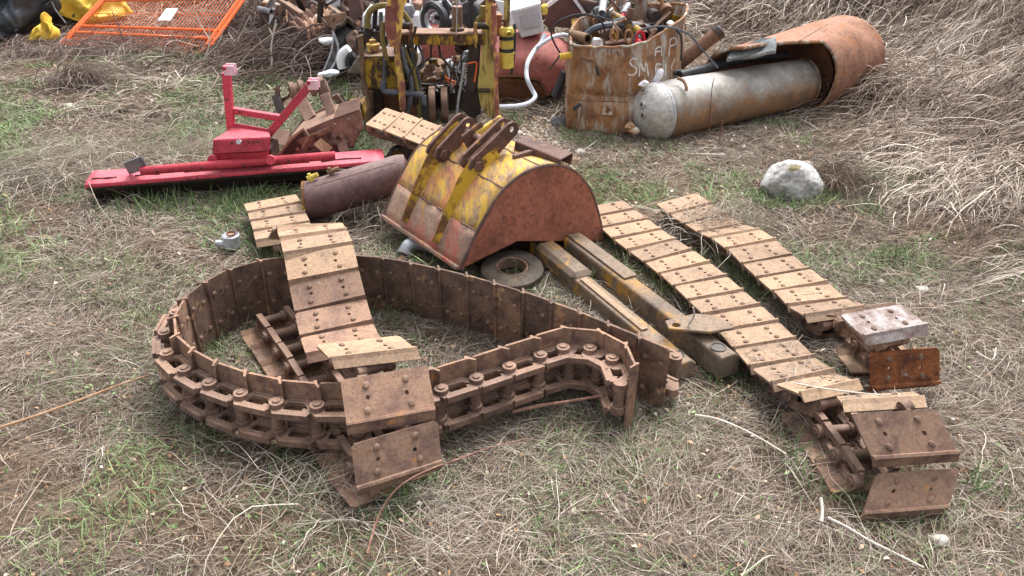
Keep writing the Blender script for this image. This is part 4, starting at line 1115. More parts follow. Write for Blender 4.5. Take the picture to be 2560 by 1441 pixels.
# ------------------------------------------------------------------ stripped yellow tractor frame
def carcass():
    YF = 6.95
    root = empty('tractor_carcass', G(1080, 310), 'stripped yellow tractor chassis with tangled hoses and an oil tank at its side', 'tractor')
    def SL(nm, pix, Y, dep, mt, bevel=.004): return fixn(obj(nm, slab(pix, Y, dep), mt, root, bevel=bevel))
    def H(pix, Y, r, mt='rubber', nm='hose', r2=None): return obj(nm, ptube(pix, Y, r, 8, r2), mt, root, smooth=True)
    # left outer plate and foot
    SL('side_rail', [(893, 92), (906, 88), (912, 200), (926, 260), (930, 345), (913, 345), (908, 250), (900, 170)], YF - .05, .05, 'trans')
    SL('side_rail', [(915, 222), (952, 222), (956, 300), (944, 338), (924, 336)], YF + .12, .25, 'grease')
    for i in range(8):
        p = YP(928, 232 + i * 11, YF + .07); obj('sprocket_tooth', MB().box((.04, .06, .022), Matrix.Translation(p)), 'trans', root)
    # oil tank with cap
    tk = SL('oil_tank', [(908, 143), (1004, 143), (1002, 224), (914, 224)], YF, .3, 'carc', .006)
    fixn(obj('tank_top', slab([(906, 141), (1005, 141), (1005, 144), (906, 144)], YF - .008, .32), 'rust_link', tk, loc=root_loc(root)))
    c = YP(934, 128, YF + .13)
    obj('filler_neck', MB().lathe([(.001, .0), (.052, 0), (.052, .05), (.058, .052), (.058, .062), (.03, .07), (.03, .095), (.001, .098)], Matrix.Translation(c), 16), 'carc_yel', tk, loc=root_loc(root), smooth=True)
    for x, y, s in ((903, 108, .05), (918, 98, .042), (946, 92, .05), (925, 80, .035), (960, 100, .04), (906, 85, .03)):
        p = YP(x, y, YF + .22); q = MB().box((s * 1.6, .08, s * 2.2), Matrix.Translation(p)); q.cyl(p + Vector((0, 0, s)), p + Vector((0, 0, s * 2.0)), s * .45, n=8); obj('valve', q, 'grease', root, bevel=.006)
    # left post: peeling channel with yellow flange
    SL('post', [(962, 16), (998, 8), (1000, 110), (992, 120), (975, 118), (962, 75)], YF - .12, .07, 'carc_red')
    SL('post', [(992, -30), (1012, -30), (1008, 20), (1000, 105), (999, 135), (1010, 205), (1012, 275), (1000, 276), (994, 215), (986, 150), (990, 110)], YF - .15, .06, 'carc_yel')
    SL('post_edge', [(996, 205), (1012, 205), (1013, 276), (1003, 278)], YF - .16, .05, 'carc_red')
    SL('post_bracket', [(968, -20), (1012, -20), (1012, 14), (985, 22), (968, 12)], YF - .13, .18, 'carc_yel')
    # cross beam
    SL('cross_beam', [(1000, 88), (1212, 88), (1212, 113), (1000, 113)], YF + .0, .16, 'carc', .004)
    fixn(obj('beam_flange', slab([(998, 84), (1212, 84), (1212, 88), (998, 88)], YF - .015, .20), 'rust_link', root))
    for a, b in ((1000, 1030), (1188, 1222)):
        obj('pivot_pin', MB().cyl(YP(a, 65, YF), YP(b, 65, YF), .028, n=14), 'grease', root, smooth=True)
    SL('hanger_plate', [(1026, 58), (1031, 58), (1031, 108), (1026, 134), (1022, 110)], YF - .06, .012, 'carc_red', .0)
    SL('hanger_plate', [(1183, 58), (1192, 56), (1194, 100), (1190, 126), (1184, 100)], YF - .06, .012, 'carc_yel', .0)
    # lift stub with wire on the beam
    q = MB().cyl(YP(1143, 70, YF + .12), YP(1143, 16, YF + .12), .045, n=14); obj('exhaust_stub', q, 'rust_link', root, smooth=True)
    obj('stub_base', MB().lathe([(.06, 0), (.06, .02), (.04, .03), (.035, .06)], Matrix.Translation(YP(1143, 76, YF + .1)), 16), 'carc', root, smooth=True)
    # right post: broad yellow plate and red channel
    SL('post', [(1206, 70), (1228, 64), (1236, 130), (1240, 210), (1236, 300), (1218, 290), (1200, 262), (1194, 215), (1203, 130)], YF + .02, .1, 'carc_olive')
    SL('post', [(1214, -20), (1232, -20), (1236, 60), (1226, 72), (1214, 60)], YF - .1, .08, 'carc_yel')
    SL('post_edge', [(1228, 16), (1240, 14), (1242, 105), (1236, 118), (1248, 155), (1244, 215), (1250, 300), (1238, 296), (1234, 230), (1236, 150), (1228, 105)], YF - .13, .09, 'carc_red')
    SL('post_edge', [(1237, 38), (1256, 38), (1252, 85), (1240, 95)], YF + .1, .08, 'carc_red')
    SL('post_step', [(1196, 226), (1226, 226), (1226, 233), (1196, 233)], YF - .04, .1, 'grease')
    # dark inner cheeks
    SL('cheek', [(1172, 108), (1202, 108), (1194, 215), (1182, 235), (1164, 228)], YF + .08, .22, 'grease')
    SL('cheek', [(1172, 205), (1200, 203), (1202, 285), (1180, 300), (1150, 268)], YF + .1, .25, 'grease')
    SL('cheek', [(985, 110), (1003, 112), (1008, 235), (985, 240)], YF + .1, .3, 'carc')
    SL('hull', [(955, 228), (1060, 236), (1062, 300), (960, 318)], YF + .25, .3, 'tank_in')
    SL('hull', [(1050, 210), (1170, 215), (1172, 300), (1050, 300)], YF + .45, .35, 'grease')
    SL('hull', [(1040, 190), (1080, 188), (1082, 232), (1040, 232)], YF + .5, .2, 'trans')
    # gearbox
    c = YP(1090, 222, YF + .4)
    obj('gearbox', rough_up(MB().lathe([(.02, .2), (.12, .18), (.19, .1), (.2, -.02), (.16, -.14)], fr2(c + Vector((0, .25, 0)), (0, -1, .12), (0, 0, 1)), 24), .008, 9), 'trans', root, smooth=True)
    SL('gearbox_top', [(1050, 176), (1128, 180), (1134, 208), (1046, 208)], YF + .5, .4, 'trans', .02)
    obj('pto_shaft', MB().lathe([(.02, .1), (.03, .1), (.04, .06), (.06, .05), (.07, .0)], fr2(c + Vector((0, -.0, -.03)), (0, -1, .1), (0, 0, 1)), 16), 'grease', root, smooth=True)
    for x in (1079, 1110):
        p = YP(x, 272, YF + .12)
        obj('drum_flange', MB().lathe([(.03, -.03), (.16, -.028), (.165, -.02), (.165, .02), (.16, .028), (.03, .03)], fr2(p + Vector((0, .1, -.0)), (1, .05, 0), (0, 0, 1)), 28), 'rust_link', root, smooth=True)
    # thin Y linkage rods
    for pp in ([(1078, 113), (1078, 142), (1046, 168), (1048, 205)], [(1097, 113), (1101, 140), (1133, 178), (1136, 200)]):
        obj('linkage_rod', MB().tube([YP(x, y, YF + .1) for x, y in pp], .011, 6, smooth=False), 'grease', root)
    H([(1160, 158), (1157, 185), (1152, 215), (1146, 250), (1143, 285)], YF + .05, .012, 'silver', 'lever_rod')
    H([(1112, 192), (1125, 200), (1140, 206)], YF + .2, .007, 'orange', 'wire'); H([(1114, 196), (1124, 208), (1142, 214)], YF + .2, .006, 'orange', 'wire')
    H([(1110, 190), (1100, 206), (1080, 212), (1050, 210)], YF + .2, .008, 'rubber', 'wire')
    # battery terminal lumps, clear pipes
    for x, y, s, mt in ((1120, 165, .06, 'silver'), (1118, 184, .04, 'grey'), (1168, 140, .05, 'grey'), (1148, 152, .045, 'trans'), (1150, 200, .05, 'grease')):
        p = YP(x, y, YF + .35); o = obj('casting', rough_up(MB().lathe([(.001, s), (s * .6, s * .8), (s, 0), (s * .7, -s)], Matrix.Translation(p), 12), s * .25, 14, x), mt, root, smooth=True)
    # hoses
    H([(918, 70), (920, 40), (932, 22), (958, 14), (985, 18), (1008, 34), (1022, 55), (1028, 75)], YF + .05, .026, 'olive_hose')
    H([(936, 72), (938, 40), (942, 5), (946, -30)], YF + .1, .02, 'rubber')
    H([(916, 90), (916, 66)], YF + .1, .022, 'rubber')
    H([(958, 55), (956, 90), (962, 130), (968, 150)], YF - .06, .02, 'olive_hose')
    H([(952, 30), (953, 70), (958, 110), (962, 150), (960, 200), (962, 225)], YF - .03, .017, 'rubber_grey')
    H([(1005, 120), (1012, 160), (1024, 190), (1030, 220), (1024, 260), (1018, 282)], YF - .1, .02, 'rubber_grey')
    H([(1008, 118), (1022, 150), (1034, 180), (1042, 215), (1050, 245), (1050, 290)], YF - .05, .017, 'olive_hose')
    H([(998, 122), (1010, 165), (1014, 205), (1012, 225)], YF - .04, .016, 'rubber')
    H([(1028, 96), (1034, 120), (1040, 155), (1030, 175), (1018, 205)], YF - .12, .009, 'grease', 'wire')
    H([(958, 205), (958, 222), (966, 230), (1000, 232), (1040, 236), (1056, 240), (1060, 262)], YF - .1, .025, 'rubber_grey', 'drain_pipe')
    H([(1060, 240), (1062, 270), (1062, 295)], YF - .08, .026, 'rubber', 'hose')
    H([(1180, -20), (1176, 20), (1176, 70)], YF + .05, .028, 'rubber')
    H([(1208, 15), (1205, 40), (1196, 50), (1188, 70)], YF + .05, .026, 'olive_hose')
    H([(1040, 66), (1036, 82), (1030, 95), (1026, 120)], YF - .08, .012, 'grease', 'wire')
    H([(1140, 92), (1142, 60), (1142, 0), (1144, -20)], YF + .0, .004, 'silver', 'wire')
    H([(1168, 160), (1186, 156), (1192, 162), (1186, 205)], YF + .0, .007, 'orange', 'wire')
    rh = random.Random(17)
    for i in range(14):
        x0 = rh.uniform(1000, 1046); x1 = rh.uniform(1006, 1066); mt = rh.choice(['rubber', 'grease', 'rubber_grey', 'olive_hose', 'rubber'])
        H([(x0, rh.uniform(104, 122)), (x0 + rh.uniform(-6, 16), rh.uniform(140, 165)), ((x0 + x1) / 2 + rh.uniform(-10, 14), rh.uniform(180, 220)), (x1, rh.uniform(240, 292))], YF + rh.uniform(-.08, .25), rh.uniform(.006, .014), mt, 'hose')
    for i in range(8):
        x0 = rh.uniform(1120, 1180)
        H([(x0, rh.uniform(120, 160)), (x0 + rh.uniform(-20, 20), rh.uniform(165, 200)), (x0 + rh.uniform(-30, 20), rh.uniform(205, 240))], YF + rh.uniform(.05, .3), rh.uniform(.004, .009), rh.choice(['silver', 'rubber', 'grease', 'whitehose']), 'wire')
    for i in range(18):
        p = YP(rh.uniform(1045, 1175), rh.uniform(150, 235), YF + rh.uniform(.2, .4)); s = rh.uniform(.015, .045)
        q = MB().box((s * 2, s, s * 1.4), Euler((rh.uniform(-.4, .4), rh.uniform(-.4, .4), rh.uniform(-.6, .6))).to_matrix().to_4x4())
        for v in q.v: v += p
        obj('fitting', q, rh.choice(['trans', 'grease', 'grey', 'rust_link', 'carc']), root, bevel=.005)
    # yellow canister filter with bands, stack and strap
    c = YP(1267, 168, YF - .02); hgt = YP(1267, 66, YF - .02).z - c.z
    o = obj('air_filter', MB().lathe([(.001, 0), (.058, 0), (.06, .11), (.066, .112), (.066, .13), (.056, .135), (.058, hgt * .82), (.063, hgt * .83), (.063, hgt * .9), (.05, hgt * .97), (.022, hgt), (.022, hgt + .02)], Matrix.Translation(c), 24), 'filter_yel', root, smooth=True)
    for f in (.42, .72): obj('band', MB().lathe([(.060, 0), (.064, 0), (.064, .03), (.060, .03)], Matrix.Translation(c + Vector((0, 0, hgt * f - .01))), 24), 'rubber', o, loc=root_loc(root))
    p = YP(1270, 83, YF - .07); obj('inlet', MB().lathe([(.016, .03), (.022, .04), (.024, 0), (.024, -.04)], fr2(p, (.25, -1, -.1), (0, 0, 1)), 14), 'filter_yel', o, loc=root_loc(root), smooth=True)
    obj('stack', MB().cyl(c + Vector((0, 0, hgt)), c + Vector((.01, 0, hgt + .45)), .026, n=14), 'carc_olive', o, loc=root_loc(root), smooth=True)
    H([(1286, 60), (1286, 120), (1279, 185)], YF + .0, .012, 'rubber', 'strap')
    return root
carcass()

# ------------------------------------------------------------------ scrap heap: every piece its own thing
def T(o, label, cat, group=None): return tag(o, label, cat, group)
def Sx(nm, pix, Y, dep, mt, label, cat, group=None, bevel=.004): return T(fixn(obj(nm, slab(pix, Y, dep), mt, bevel=bevel)), label, cat, group)
def Hx(nm, pix, Y, r, mt, label, cat, r2=None, n=8): return T(obj(nm, ptube(pix, Y, r, n, r2), mt, smooth=True), label, cat)
# salmon tank
def salmon():
    Y = 8.2
    root = empty('salmon_tank', G(1330, 245), 'crushed salmon pink tank lying with its dark end open beside the drum', 'tank')
    a = YP(1245, 190, 7.7); 
    def P(u, v):
        top = [(1180, 96), (1215, 80), (1290, 74), (1380, 78), (1425, 105), (1440, 160)]
        bot = [(1180, 250), (1235, 196), (1300, 196), (1345, 205), (1368, 235), (1392, 215)]
        def lerp(L, t):
            t *= len(L) - 1; i = min(int(t), len(L) - 2); f = t - i
            return (L[i][0] * (1 - f) + L[i + 1][0] * f, L[i][1] * (1 - f) + L[i + 1][1] * f)
        t0, b0 = lerp(top, u), lerp(bot, u)
        Yt, Yb = 8.5 - .2 * u, 7.55 + .1 * u
        f = v
        A = YP(t0[0], t0[1], Yt); B = YP(b0[0], b0[1], Yb)
        p = A.lerp(B, f) + Vector((.02 * math.sin(u * 7 + v * 3), -.22 * math.sin(f * PI), .14 * math.sin(f * PI)))
        return tuple(p + Vector(mnoise.noise_vector(Vector((u * 2.5, v * 2.5, 3)))) * .035)
    obj('shell', MB().grid(P, 26, 20), 'salmon', root, smooth=True, solid=.012, angle=60)
    E = [P(i / 8, 1) for i in range(2, 8)]
    q = MB(); 
    for i, e in enumerate(E):
        e = Vector(e); q.v += [e + Vector((0, .04, 0)), Vector((e.x + .04, e.y + .22, .02 + ht(e.x, e.y)))]
    for i in range(len(E) - 1): q.f.append((2 * i, 2 * i + 1, 2 * i + 3, 2 * i + 2))
    obj('open_end', q, 'tank_in', root, smooth=True, solid=.01)
    obj('torn_edge', MB().tube([Vector(P(i / 20, 1)) for i in range(3, 19)], .014, 6), 'tank_in', root)
    q = fixn(obj('end_cap', ppoly([(1240, 196, 7.6), (1300, 197, 7.6), (1345, 208, 7.62), (1372, 240, 7.7), (1350, 250, 7.72), (1240, 256, 7.68)], 7.6, .012), 'tank_in', root))
salmon()
Hx('white_hose', [(1362, 86, 7.75), (1352, 108, 7.7), (1335, 128, 7.6), (1320, 155, 7.45), (1316, 180, 7.38), (1320, 205, 7.3), (1332, 228, 7.3), (1338, 243, 7.25), (1322, 258, 7.15), (1290, 266, 7.1), (1245, 268, 7.1)], 7.5, .02, 'whitehose', 'pale blue white hose snaking down over the salmon tank to the ground', 'hose')
Hx('white_hose', [(1344, 118, 7.62), (1362, 105, 7.65), (1385, 92, 7.7), (1412, 88, 7.75), (1436, 98, 7.8)], 7.6, .019, 'whitehose', 'short white hose branch arched over the top of the salmon tank', 'hose')
# air conditioner casing
root = empty('air_conditioner', YP(1320, 95, 7.9), 'light grey air conditioner casing with a louvre grille on top of the salmon tank', 'appliance')
fixn(obj('casing', slab([(1272, 28), (1350, 6), (1360, 82), (1304, 96)], 7.85, .28), 'acgrey', root, bevel=.008))
fixn(obj('side_flap', ppoly([(1238, 0, 8.0), (1275, 8, 7.9), (1276, 30, 7.84), (1290, 84, 7.84), (1262, 52, 7.95)], 8, .012), 'white', root))
fixn(obj('top_cover', ppoly([(1255, -30, 8.2), (1340, -20, 8.2), (1352, 8, 7.86), (1274, 30, 7.86)], 8, .01), 'acgrey', root))
g = fixn(obj('grille', ppoly([(1300, 42), (1347, 33), (1352, 64), (1306, 74)], 7.835, .01), 'grille', root))
for i in range(9):
    f = i / 8; obj('louvre', MB().bar(YP(1302 + 4 * f, 44 + 28 * f, 7.825), YP(1347 + 4 * f, 35 + 27 * f, 7.825), .006, .008), 'acgrey', g, loc=root_loc(root))
obj('trim', MB().bar(YP(1290, 27, 7.83), YP(1352, 10, 7.83), .02, .02), 'white', root)
# brown cabinet with white frame
root = empty('brown_cabinet', YP(1410, 60, 8.5), 'brown sheet cabinet with a white frame standing behind the cable loop', 'cabinet')
fixn(obj('panel', slab([(1368, 12), (1412, -20), (1446, -20), (1462, 30), (1440, 72), (1364, 66)], 8.4, .3), 'brownpanel', root, bevel=.006))
obj('frame', MB().bar(YP(1364, 18, 8.36), YP(1420, -24, 8.36), .035, .035), 'white', root)
obj('frame', MB().bar(YP(1430, -10, 8.36), YP(1462, 34, 8.36), .05, .03), 'white', root)
o = Sx('oil_filter', [(1352, 14), (1370, 12), (1370, 38), (1354, 40)], 8.1, .08, 'filter_yel', 'small yellow filter can beside the brown cabinet', 'filter', bevel=.015)
# washing machine behind the tractor
root = empty('washing_machine', YP(985, 75, 8.3), 'white washing machine lying behind the yellow tractor chassis', 'appliance')
fixn(obj('casing', slab([(905, 34), (1048, 34), (1056, 80), (1052, 150), (905, 130)], 8.2, .45), 'white', root, bevel=.02))
fixn(obj('crumpled_panel', ppoly([(1048, 30, 8.15), (1066, 24, 8.1), (1072, 66, 8.1), (1056, 80, 8.15)], 8, .01), 'white', root))
obj('seal', MB().lathe([(.09, -.02), (.12, 0), (.09, .02)], fr2(YP(1046, 150, 8.1), (.5, -1, .1), (0, 0, 1)), 20), 'rubber', root, smooth=True)
root = empty('enamel_tub', YP(1010, 170, 7.75), 'white enamel tub end seen through the tractor frame', 'tub')
fixn(obj('panel', slab([(996, 122), (1050, 126), (1050, 168), (1036, 184), (1000, 182)], 7.75, .25), 'white', root, bevel=.03))
# tyre and engine bits
c = YP(1086, 50, 8.0); d = (-.6, -.8, .1)
root = empty('small_tyre', c - Vector((0, 0, .16)), 'small black tyre standing in the heap above the cross beam', 'tyre')
obj('tread', MB().lathe([(.1, -.035), (.13, -.045), (.155, -.03), (.16, 0), (.155, .03), (.13, .045), (.1, .035)], fr2(c, d, (0, 0, 1)), 28), 'rubber', root, smooth=True)
obj('rim', MB().lathe([(.1, -.03), (.085, -.01), (.085, .01), (.1, .03)], fr2(c, d, (0, 0, 1)), 24), 'silver', root, smooth=True)
rnd = random.Random(3)
root = empty('engine_block', YP(1098, 40, 8.2), 'bright aluminium engine with black hoses in the heap beside the small tyre', 'engine')
for i in range(16):
    p = YP(1075 + rnd.uniform(0, 62), rnd.uniform(2, 74), 8.15 + rnd.uniform(0, .2)); s = rnd.uniform(.025, .07)
    q = rough_up(MB().box((s * 1.6, s, s), Euler((rnd.uniform(0, 3), rnd.uniform(0, 3), rnd.uniform(0, 3))).to_matrix().to_4x4()), s * .2, 20, i)
    for v in q.v: v += p
    obj('casting', q, rnd.choice(['silver', 'grey', 'silver', 'rubber', 'white', 'trans']), root, bevel=.006)
for pp in ([(1062, 30), (1066, 14), (1082, 10), (1100, 26), (1120, 52), (1128, 74)], [(1110, 0), (1118, 30), (1112, 60)]):
    obj('hose', ptube(pp, 8.02, .028), 'rubber', root, smooth=True)
c = YP(1178, 36, 8.1)
root = empty('dark_canister', c, 'dark round canister hanging beside the right post of the tractor', 'canister')
obj('body', MB().lathe([(.001, .1), (.1, .09), (.12, .0), (.1, -.06), (.001, -.08)], fr2(c, (-.3, -1, .3), (0, 0, 1)), 20), 'rubber', root, smooth=True)
obj('spout', MB().cyl(c, c + Vector((-.05, -.12, .05)), .03, n=10), 'grease', root)
Sx('white_shroud', [(1146, -10), (1182, -14), (1180, 18), (1162, 26), (1146, 16)], 8.3, .15, 'white', 'white plastic shroud above the exhaust stub', 'scrap', bevel=.02)
Sx('blue_rail', [(1112, -20), (1122, -20), (1110, 30), (1102, 30)], 8.35, .06, 'tarp_black', 'dark blue painted rail leaning in the heap behind the engine', 'rail')
Sx('red_cowl', [(1068, 70), (1110, 72), (1126, 118), (1062, 112)], 8.0, .25, 'salmon', 'faded red cowl lying low behind the cross beam', 'cowl', bevel=.02)
Sx('salmon_cowl', [(1050, 108), (1134, 106), (1142, 200), (1046, 198)], 7.95, .08, 'salmon', 'faded salmon sheet seen behind the gearbox through the tractor frame', 'sheet')
Sx('rust_housing', [(1030, 6), (1052, 12), (1052, 28), (1032, 36), (1020, 24)], 8.35, .2, 'corr', 'rusty angular housing above the washing machine', 'scrap')
c = YP(1018, 26, 8.25)
T(obj('grey_dome', MB().lathe([(.001, .07), (.06, .05), (.08, 0), (.08, -.06)], Matrix.Translation(c), 18), 'grey', smooth=True), 'small grey dome on top of the washing machine', 'dome')
# left side of the heap: corrugated sheets and bags
def corr(nm, A, B, C_, D, waves, amp, label, mt='corr'):
    A, B, C_, D = [YP(*p) for p in (A, B, C_, D)]
    n = (B - A).cross(D - A).normalized()
    def P(u, v): return tuple((A * (1 - u) + B * u) * (1 - v) + (D * (1 - u) + C_ * u) * v + n * (amp * math.sin(v * waves * 2 * PI) + .03 * math.sin(u * 4 + v * 3)))
    return T(obj(nm, MB().grid(P, 8, waves * 8 + 1), mt, smooth=True, solid=.006, angle=80), label, 'sheet')
corr('corrugated_sheet', (722, 62, 9.0), (745, 76, 8.9), (880, 8, 9.3), (845, -20, 9.6), 9, .022, 'narrow corrugated rusty sheet with a whitish end, leftmost in the heap')
corr('corrugated_sheet', (756, 58, 8.9), (772, 112, 8.7), (900, 62, 8.9), (880, 2, 9.4), 9, .025, 'wide rusty corrugated sheet lying in front of the narrow one')
Sx('rust_sheet', [(800, 42), (880, 28), (890, 60), (835, 72), (805, 62)], 8.75, .02, 'corr', 'flat reddish rusty sheet over the wide corrugated sheet', 'sheet')
Sx('rust_sheet', [(690, -20), (800, -20), (830, 5), (775, 30), (720, 5)], 9.6, .05, 'rust_link', 'large brown sheet at the back of the heap behind the corrugated sheets', 'sheet')
Sx('tall_brown_panel', [(868, -20), (896, -20), (906, 30), (888, 60), (874, 46)], 8.6, .12, 'brownpanel', 'tall tan and brown panel standing left of the tractor hoses', 'panel')
root = empty('rusted_crate', YP(680, 40, 9.8), 'rust topped dark metal crate leaning in the brush left of the heap', 'crate')
fixn(obj('lid', slab([(646, 22), (652, 6), (712, 14), (714, 26), (704, 30)], 9.6, .2), 'bin', root, bevel=.008))
fixn(obj('body', slab([(646, 24), (704, 30), (698, 80), (664, 76), (650, 44)], 9.65, .3), 'grease', root, bevel=.01))
o = T(obj('steel_angle', MB().bar(YP(690, -6, 9.5), YP(756, 38, 9.1), .07, .05), 'rust_link', bevel=.004), 'brown steel angle slanting down behind the rusted crate', 'bar')
T(obj('steel_angle', MB().bar(YP(706, 8, 9.4), YP(744, 60, 9.0), .05, .03), 'bin_dark', bevel=.004), 'short dark steel angle below the slanting brown one', 'bar')
def lump(nm, pix, Y, dep, mt, label, cat, amp=.05, s=5, crease=0.0):
    """soft crumpled heap with the outline pix at depth Y, bulging toward the viewer and away"""
    F = [YP(q[0], q[1], Y) for q in pix]; R = catmull(F + [F[0]], 8 if crease else 3)[:-1]; n = len(R); c = sum(R, Vector()) / n
    mb = MB(); L = 22 if crease else 7
    def ring(f, y): return [c + (p - c) * f + Vector((0, y, 0)) for p in R]
    rings = [ring(math.cos(t), -dep * math.sin(t)) for t in [PI / 2 * i / L for i in range(L, -1, -1)]] + [ring(math.cos(t), dep * math.sin(t)) for t in [PI / 2 * i / L for i in range(1, L + 1)]]
    for r in rings: mb.v += r
    for j in range(len(rings) - 1):
        for i in range(n): mb.f.append((j * n + i, j * n + (i + 1) % n, (j + 1) * n + (i + 1) % n, (j + 1) * n + i))
    for i, v in enumerate(mb.v):
        w = mnoise.noise_vector(v * s) * amp; r = abs(mnoise.noise(v * s * 1.7 + Vector((9, 1, 4)))) * amp * 1.6
        if crease:
            for q_ in (1, 2.3): r += crease / q_ * (1 - min(1, abs(mnoise.noise(Vector((v.x * 1.3, v.y, v.z * .6)) * s * q_ + Vector((4, 2, 8)))) * 4))
        mb.v[i] = v + w + Vector((0, r, -r * .4))
    return T(fixn(obj(nm, mb, mt, smooth=True, sub=1, angle=80)), label, cat)
lump('plastic_sack', [(830, 78), (846, 60), (872, 66), (886, 100), (880, 140), (874, 182), (826, 186), (822, 150), (836, 110)], 8.2, .16, 'bag', 'dark torn plastic sack drooping at the left edge of the heap', 'sack', .05, 9)
fixn(T(obj('folded_awning', MB().grid(lambda u, v: tuple(YP(832 + 58 * u, 82 - 34 * math.sin(min(1, u * 1.3) * PI * .6) + 20 * v, 8.0 + .3 * v) + Vector((0, 0, .02 * math.sin(u * 12)))), 14, 5), 'tent', smooth=True, solid=.01), 'grey folded canvas awning above the dark torn sack', 'canvas'))
Hx('awning_pole', [(832, 80), (846, 120), (836, 160), (815, 188)], 7.95, .011, 'silver', 'thin silver pole hanging down over the dark torn sack', 'pole')
Hx('awning_pole', [(834, 82), (828, 130), (806, 184)], 7.98, .009, 'silver', 'second thin silver pole, left of the sack, slanting to the ground', 'pole')
root = empty('elbow_pipe', YP(860, 150, 7.7), 'white plastic elbow pipe lying in front of the dark sack', 'pipe')
obj('tube', ptube([(874, 124), (860, 134), (854, 150), (858, 170)], 7.7, .05, 12), 'white', root, smooth=True)
obj('bore', ptube([(884, 136), (876, 142), (872, 156), (872, 166)], 7.66, .036, 10), 'rubber', root, smooth=True)
fixn(T(obj('canvas_wedge', slab([(866, 184), (896, 140), (906, 146), (908, 186)], 7.6, .2), 'tent', bevel=.01), 'grey brown canvas wedge propped beside the oil tank', 'canvas'))
lump('rust_casting', [(862, 84), (890, 76), (902, 100), (900, 138), (880, 130), (868, 112)], 8.0, .08, 'rust_link', 'lumpy rusty casting between sack and oil tank', 'casting', .04, 10)
T(obj('timber_sleeper', MB().bar(G(806, 192, .05), G(908, 188, .06), .1, .09), 'wood', bevel=.01), 'weathered timber sleeper on the ground left of the oil tank', 'timber')
lump('white_sheeting', [(796, 96), (826, 92), (834, 104), (812, 112), (798, 108)], 8.4, .06, 'white', 'crumpled scrap of white sheeting below the corrugated sheet', 'sheeting', .02, 12)
lump('blue_sheeting', [(790, 184), (830, 174), (850, 182), (826, 192), (798, 192)], 7.75, .06, 'whitehose', 'crumpled pale blue sheeting on the ground beside the sleeper', 'sheeting', .02, 14)
# right side of the heap, above the drum
Sx('red_chassis', [(1452, -20), (1494, -20), (1506, 20), (1490, 38), (1460, 30)], 8.6, .2, 'red_worn', 'dark red painted frame behind the white box', 'frame')
c = YP(1512, 4, 8.4)
T(obj('steel_barrel', MB().lathe([(.001, .0), (.13, 0), (.135, .02), (.13, .1), (.135, .2), (.13, .45)], fr2(YP(1536, 40, 8.3), (-.9, .5, .45), (0, 0, 1)), 24), 'bag', smooth=True), 'dark grey barrel tipped over at the top of the heap', 'barrel')
Sx('white_box', [(1504, 42), (1532, 22), (1552, 56), (1522, 64)], 8.0, .12, 'white', 'open white box lying left of the red capped can', 'box')
Hx('bent_tube', [(1482, 40), (1490, 26), (1506, 24), (1520, 34), (1516, 48)], 8.0, .03, 'dentgrey', 'curved grey handle beside the white box', 'handle')
T(obj('rust_hoop', ptube([(1538, 44), (1540, 16), (1556, -4), (1580, -14)], 8.1, .02), 'bin', smooth=True), 'rusty hoop arching above the silver can', 'hoop')
root = empty('spray_can', YP(1560, 40, 7.75), 'silver can with a red cap lying on the drum heap', 'can')
a, b = YP(1572, 18, 7.9), YP(1560, 40, 7.72)
obj('body', MB().cyl(a, b, .045, n=16), 'silver', root, smooth=True)
obj('cap', MB().cyl(b + (b - a) * .05, b + (b - a) * .45, .036, n=16), 'redplastic', root, smooth=True)
Sx('rust_plate', [(1576, -20), (1616, -20), (1622, 24), (1622, 58), (1600, 62), (1578, 58)], 7.7, .04, 'bin', 'tall ochre rusted plate standing up out of the drum', 'plate')
Hx('rod', [(1583, 8), (1580, 30), (1574, 56)], 7.62, .014, 'grease', 'dark rod with a flat head leaning on the ochre plate', 'rod')
T(obj('pipe_stub', MB().cyl(YP(1630, 36, 7.7), YP(1642, 44, 7.5), .055, n=16), 'grease', smooth=True), 'short dark pipe stub right of the ochre plate', 'pipe')
Hx('hook_iron', [(1630, 62), (1645, 58), (1656, 48), (1660, 30), (1655, 10), (1648, -10)], 7.6, .03, 'bin', 'rusty iron hook curving over the drum rim', 'hook', .014)
T(obj('flange', MB().cyl(YP(1664, 22, 7.55), YP(1668, 30, 7.5), .055, n=14), 'bin', smooth=True), 'rusty flange above the white bag', 'flange')
lump('white_bag', [(1664, 56), (1684, 52), (1692, 66), (1690, 82), (1672, 76)], 7.55, .06, 'white', 'small white bag on the right rim of the drum', 'bag', .02, 12)
Sx('black_plate', [(1620, 60), (1648, 56), (1680, 92), (1672, 98), (1648, 98)], 7.45, .03, 'rubber', 'folded black plate lying on the drum heap', 'plate')
Sx('scrap_channel', [(1506, 88), (1560, 72), (1612, 60), (1632, 88), (1600, 118), (1560, 112), (1522, 108)], 7.35, .18, 'bin_dark', 'brown steel channel lying across the top of the drum', 'channel')
Sx('scrap_channel', [(1514, 110), (1590, 100), (1594, 130), (1560, 140), (1510, 132)], 7.12, .1, 'bin_dark', 'dark box shaped channel just inside the drum front rim', 'channel')
T(fixn(obj('folded_flap', poly([YP(1446, 144, 6.9), YP(1460, 128, 6.95), (YP(1492, 134, 6.9)), YP(1506, 118, 6.95), YP(1512, 138, 6.86), YP(1488, 154, 6.82), YP(1470, 152, 6.82)], .012), 'rust_link')), 'folded brown metal flap hanging over the left rim of the drum', 'flap')
T(obj('yellow_rope', MB().tube([YP(1400, 142, 6.95), YP(1425, 138, 6.95), YP(1455, 128, 7.0), YP(1478, 120, 7.05)], .028, 9), 'yellowrope', smooth=True), 'thick yellow rope end poking out over the drum rim', 'rope')
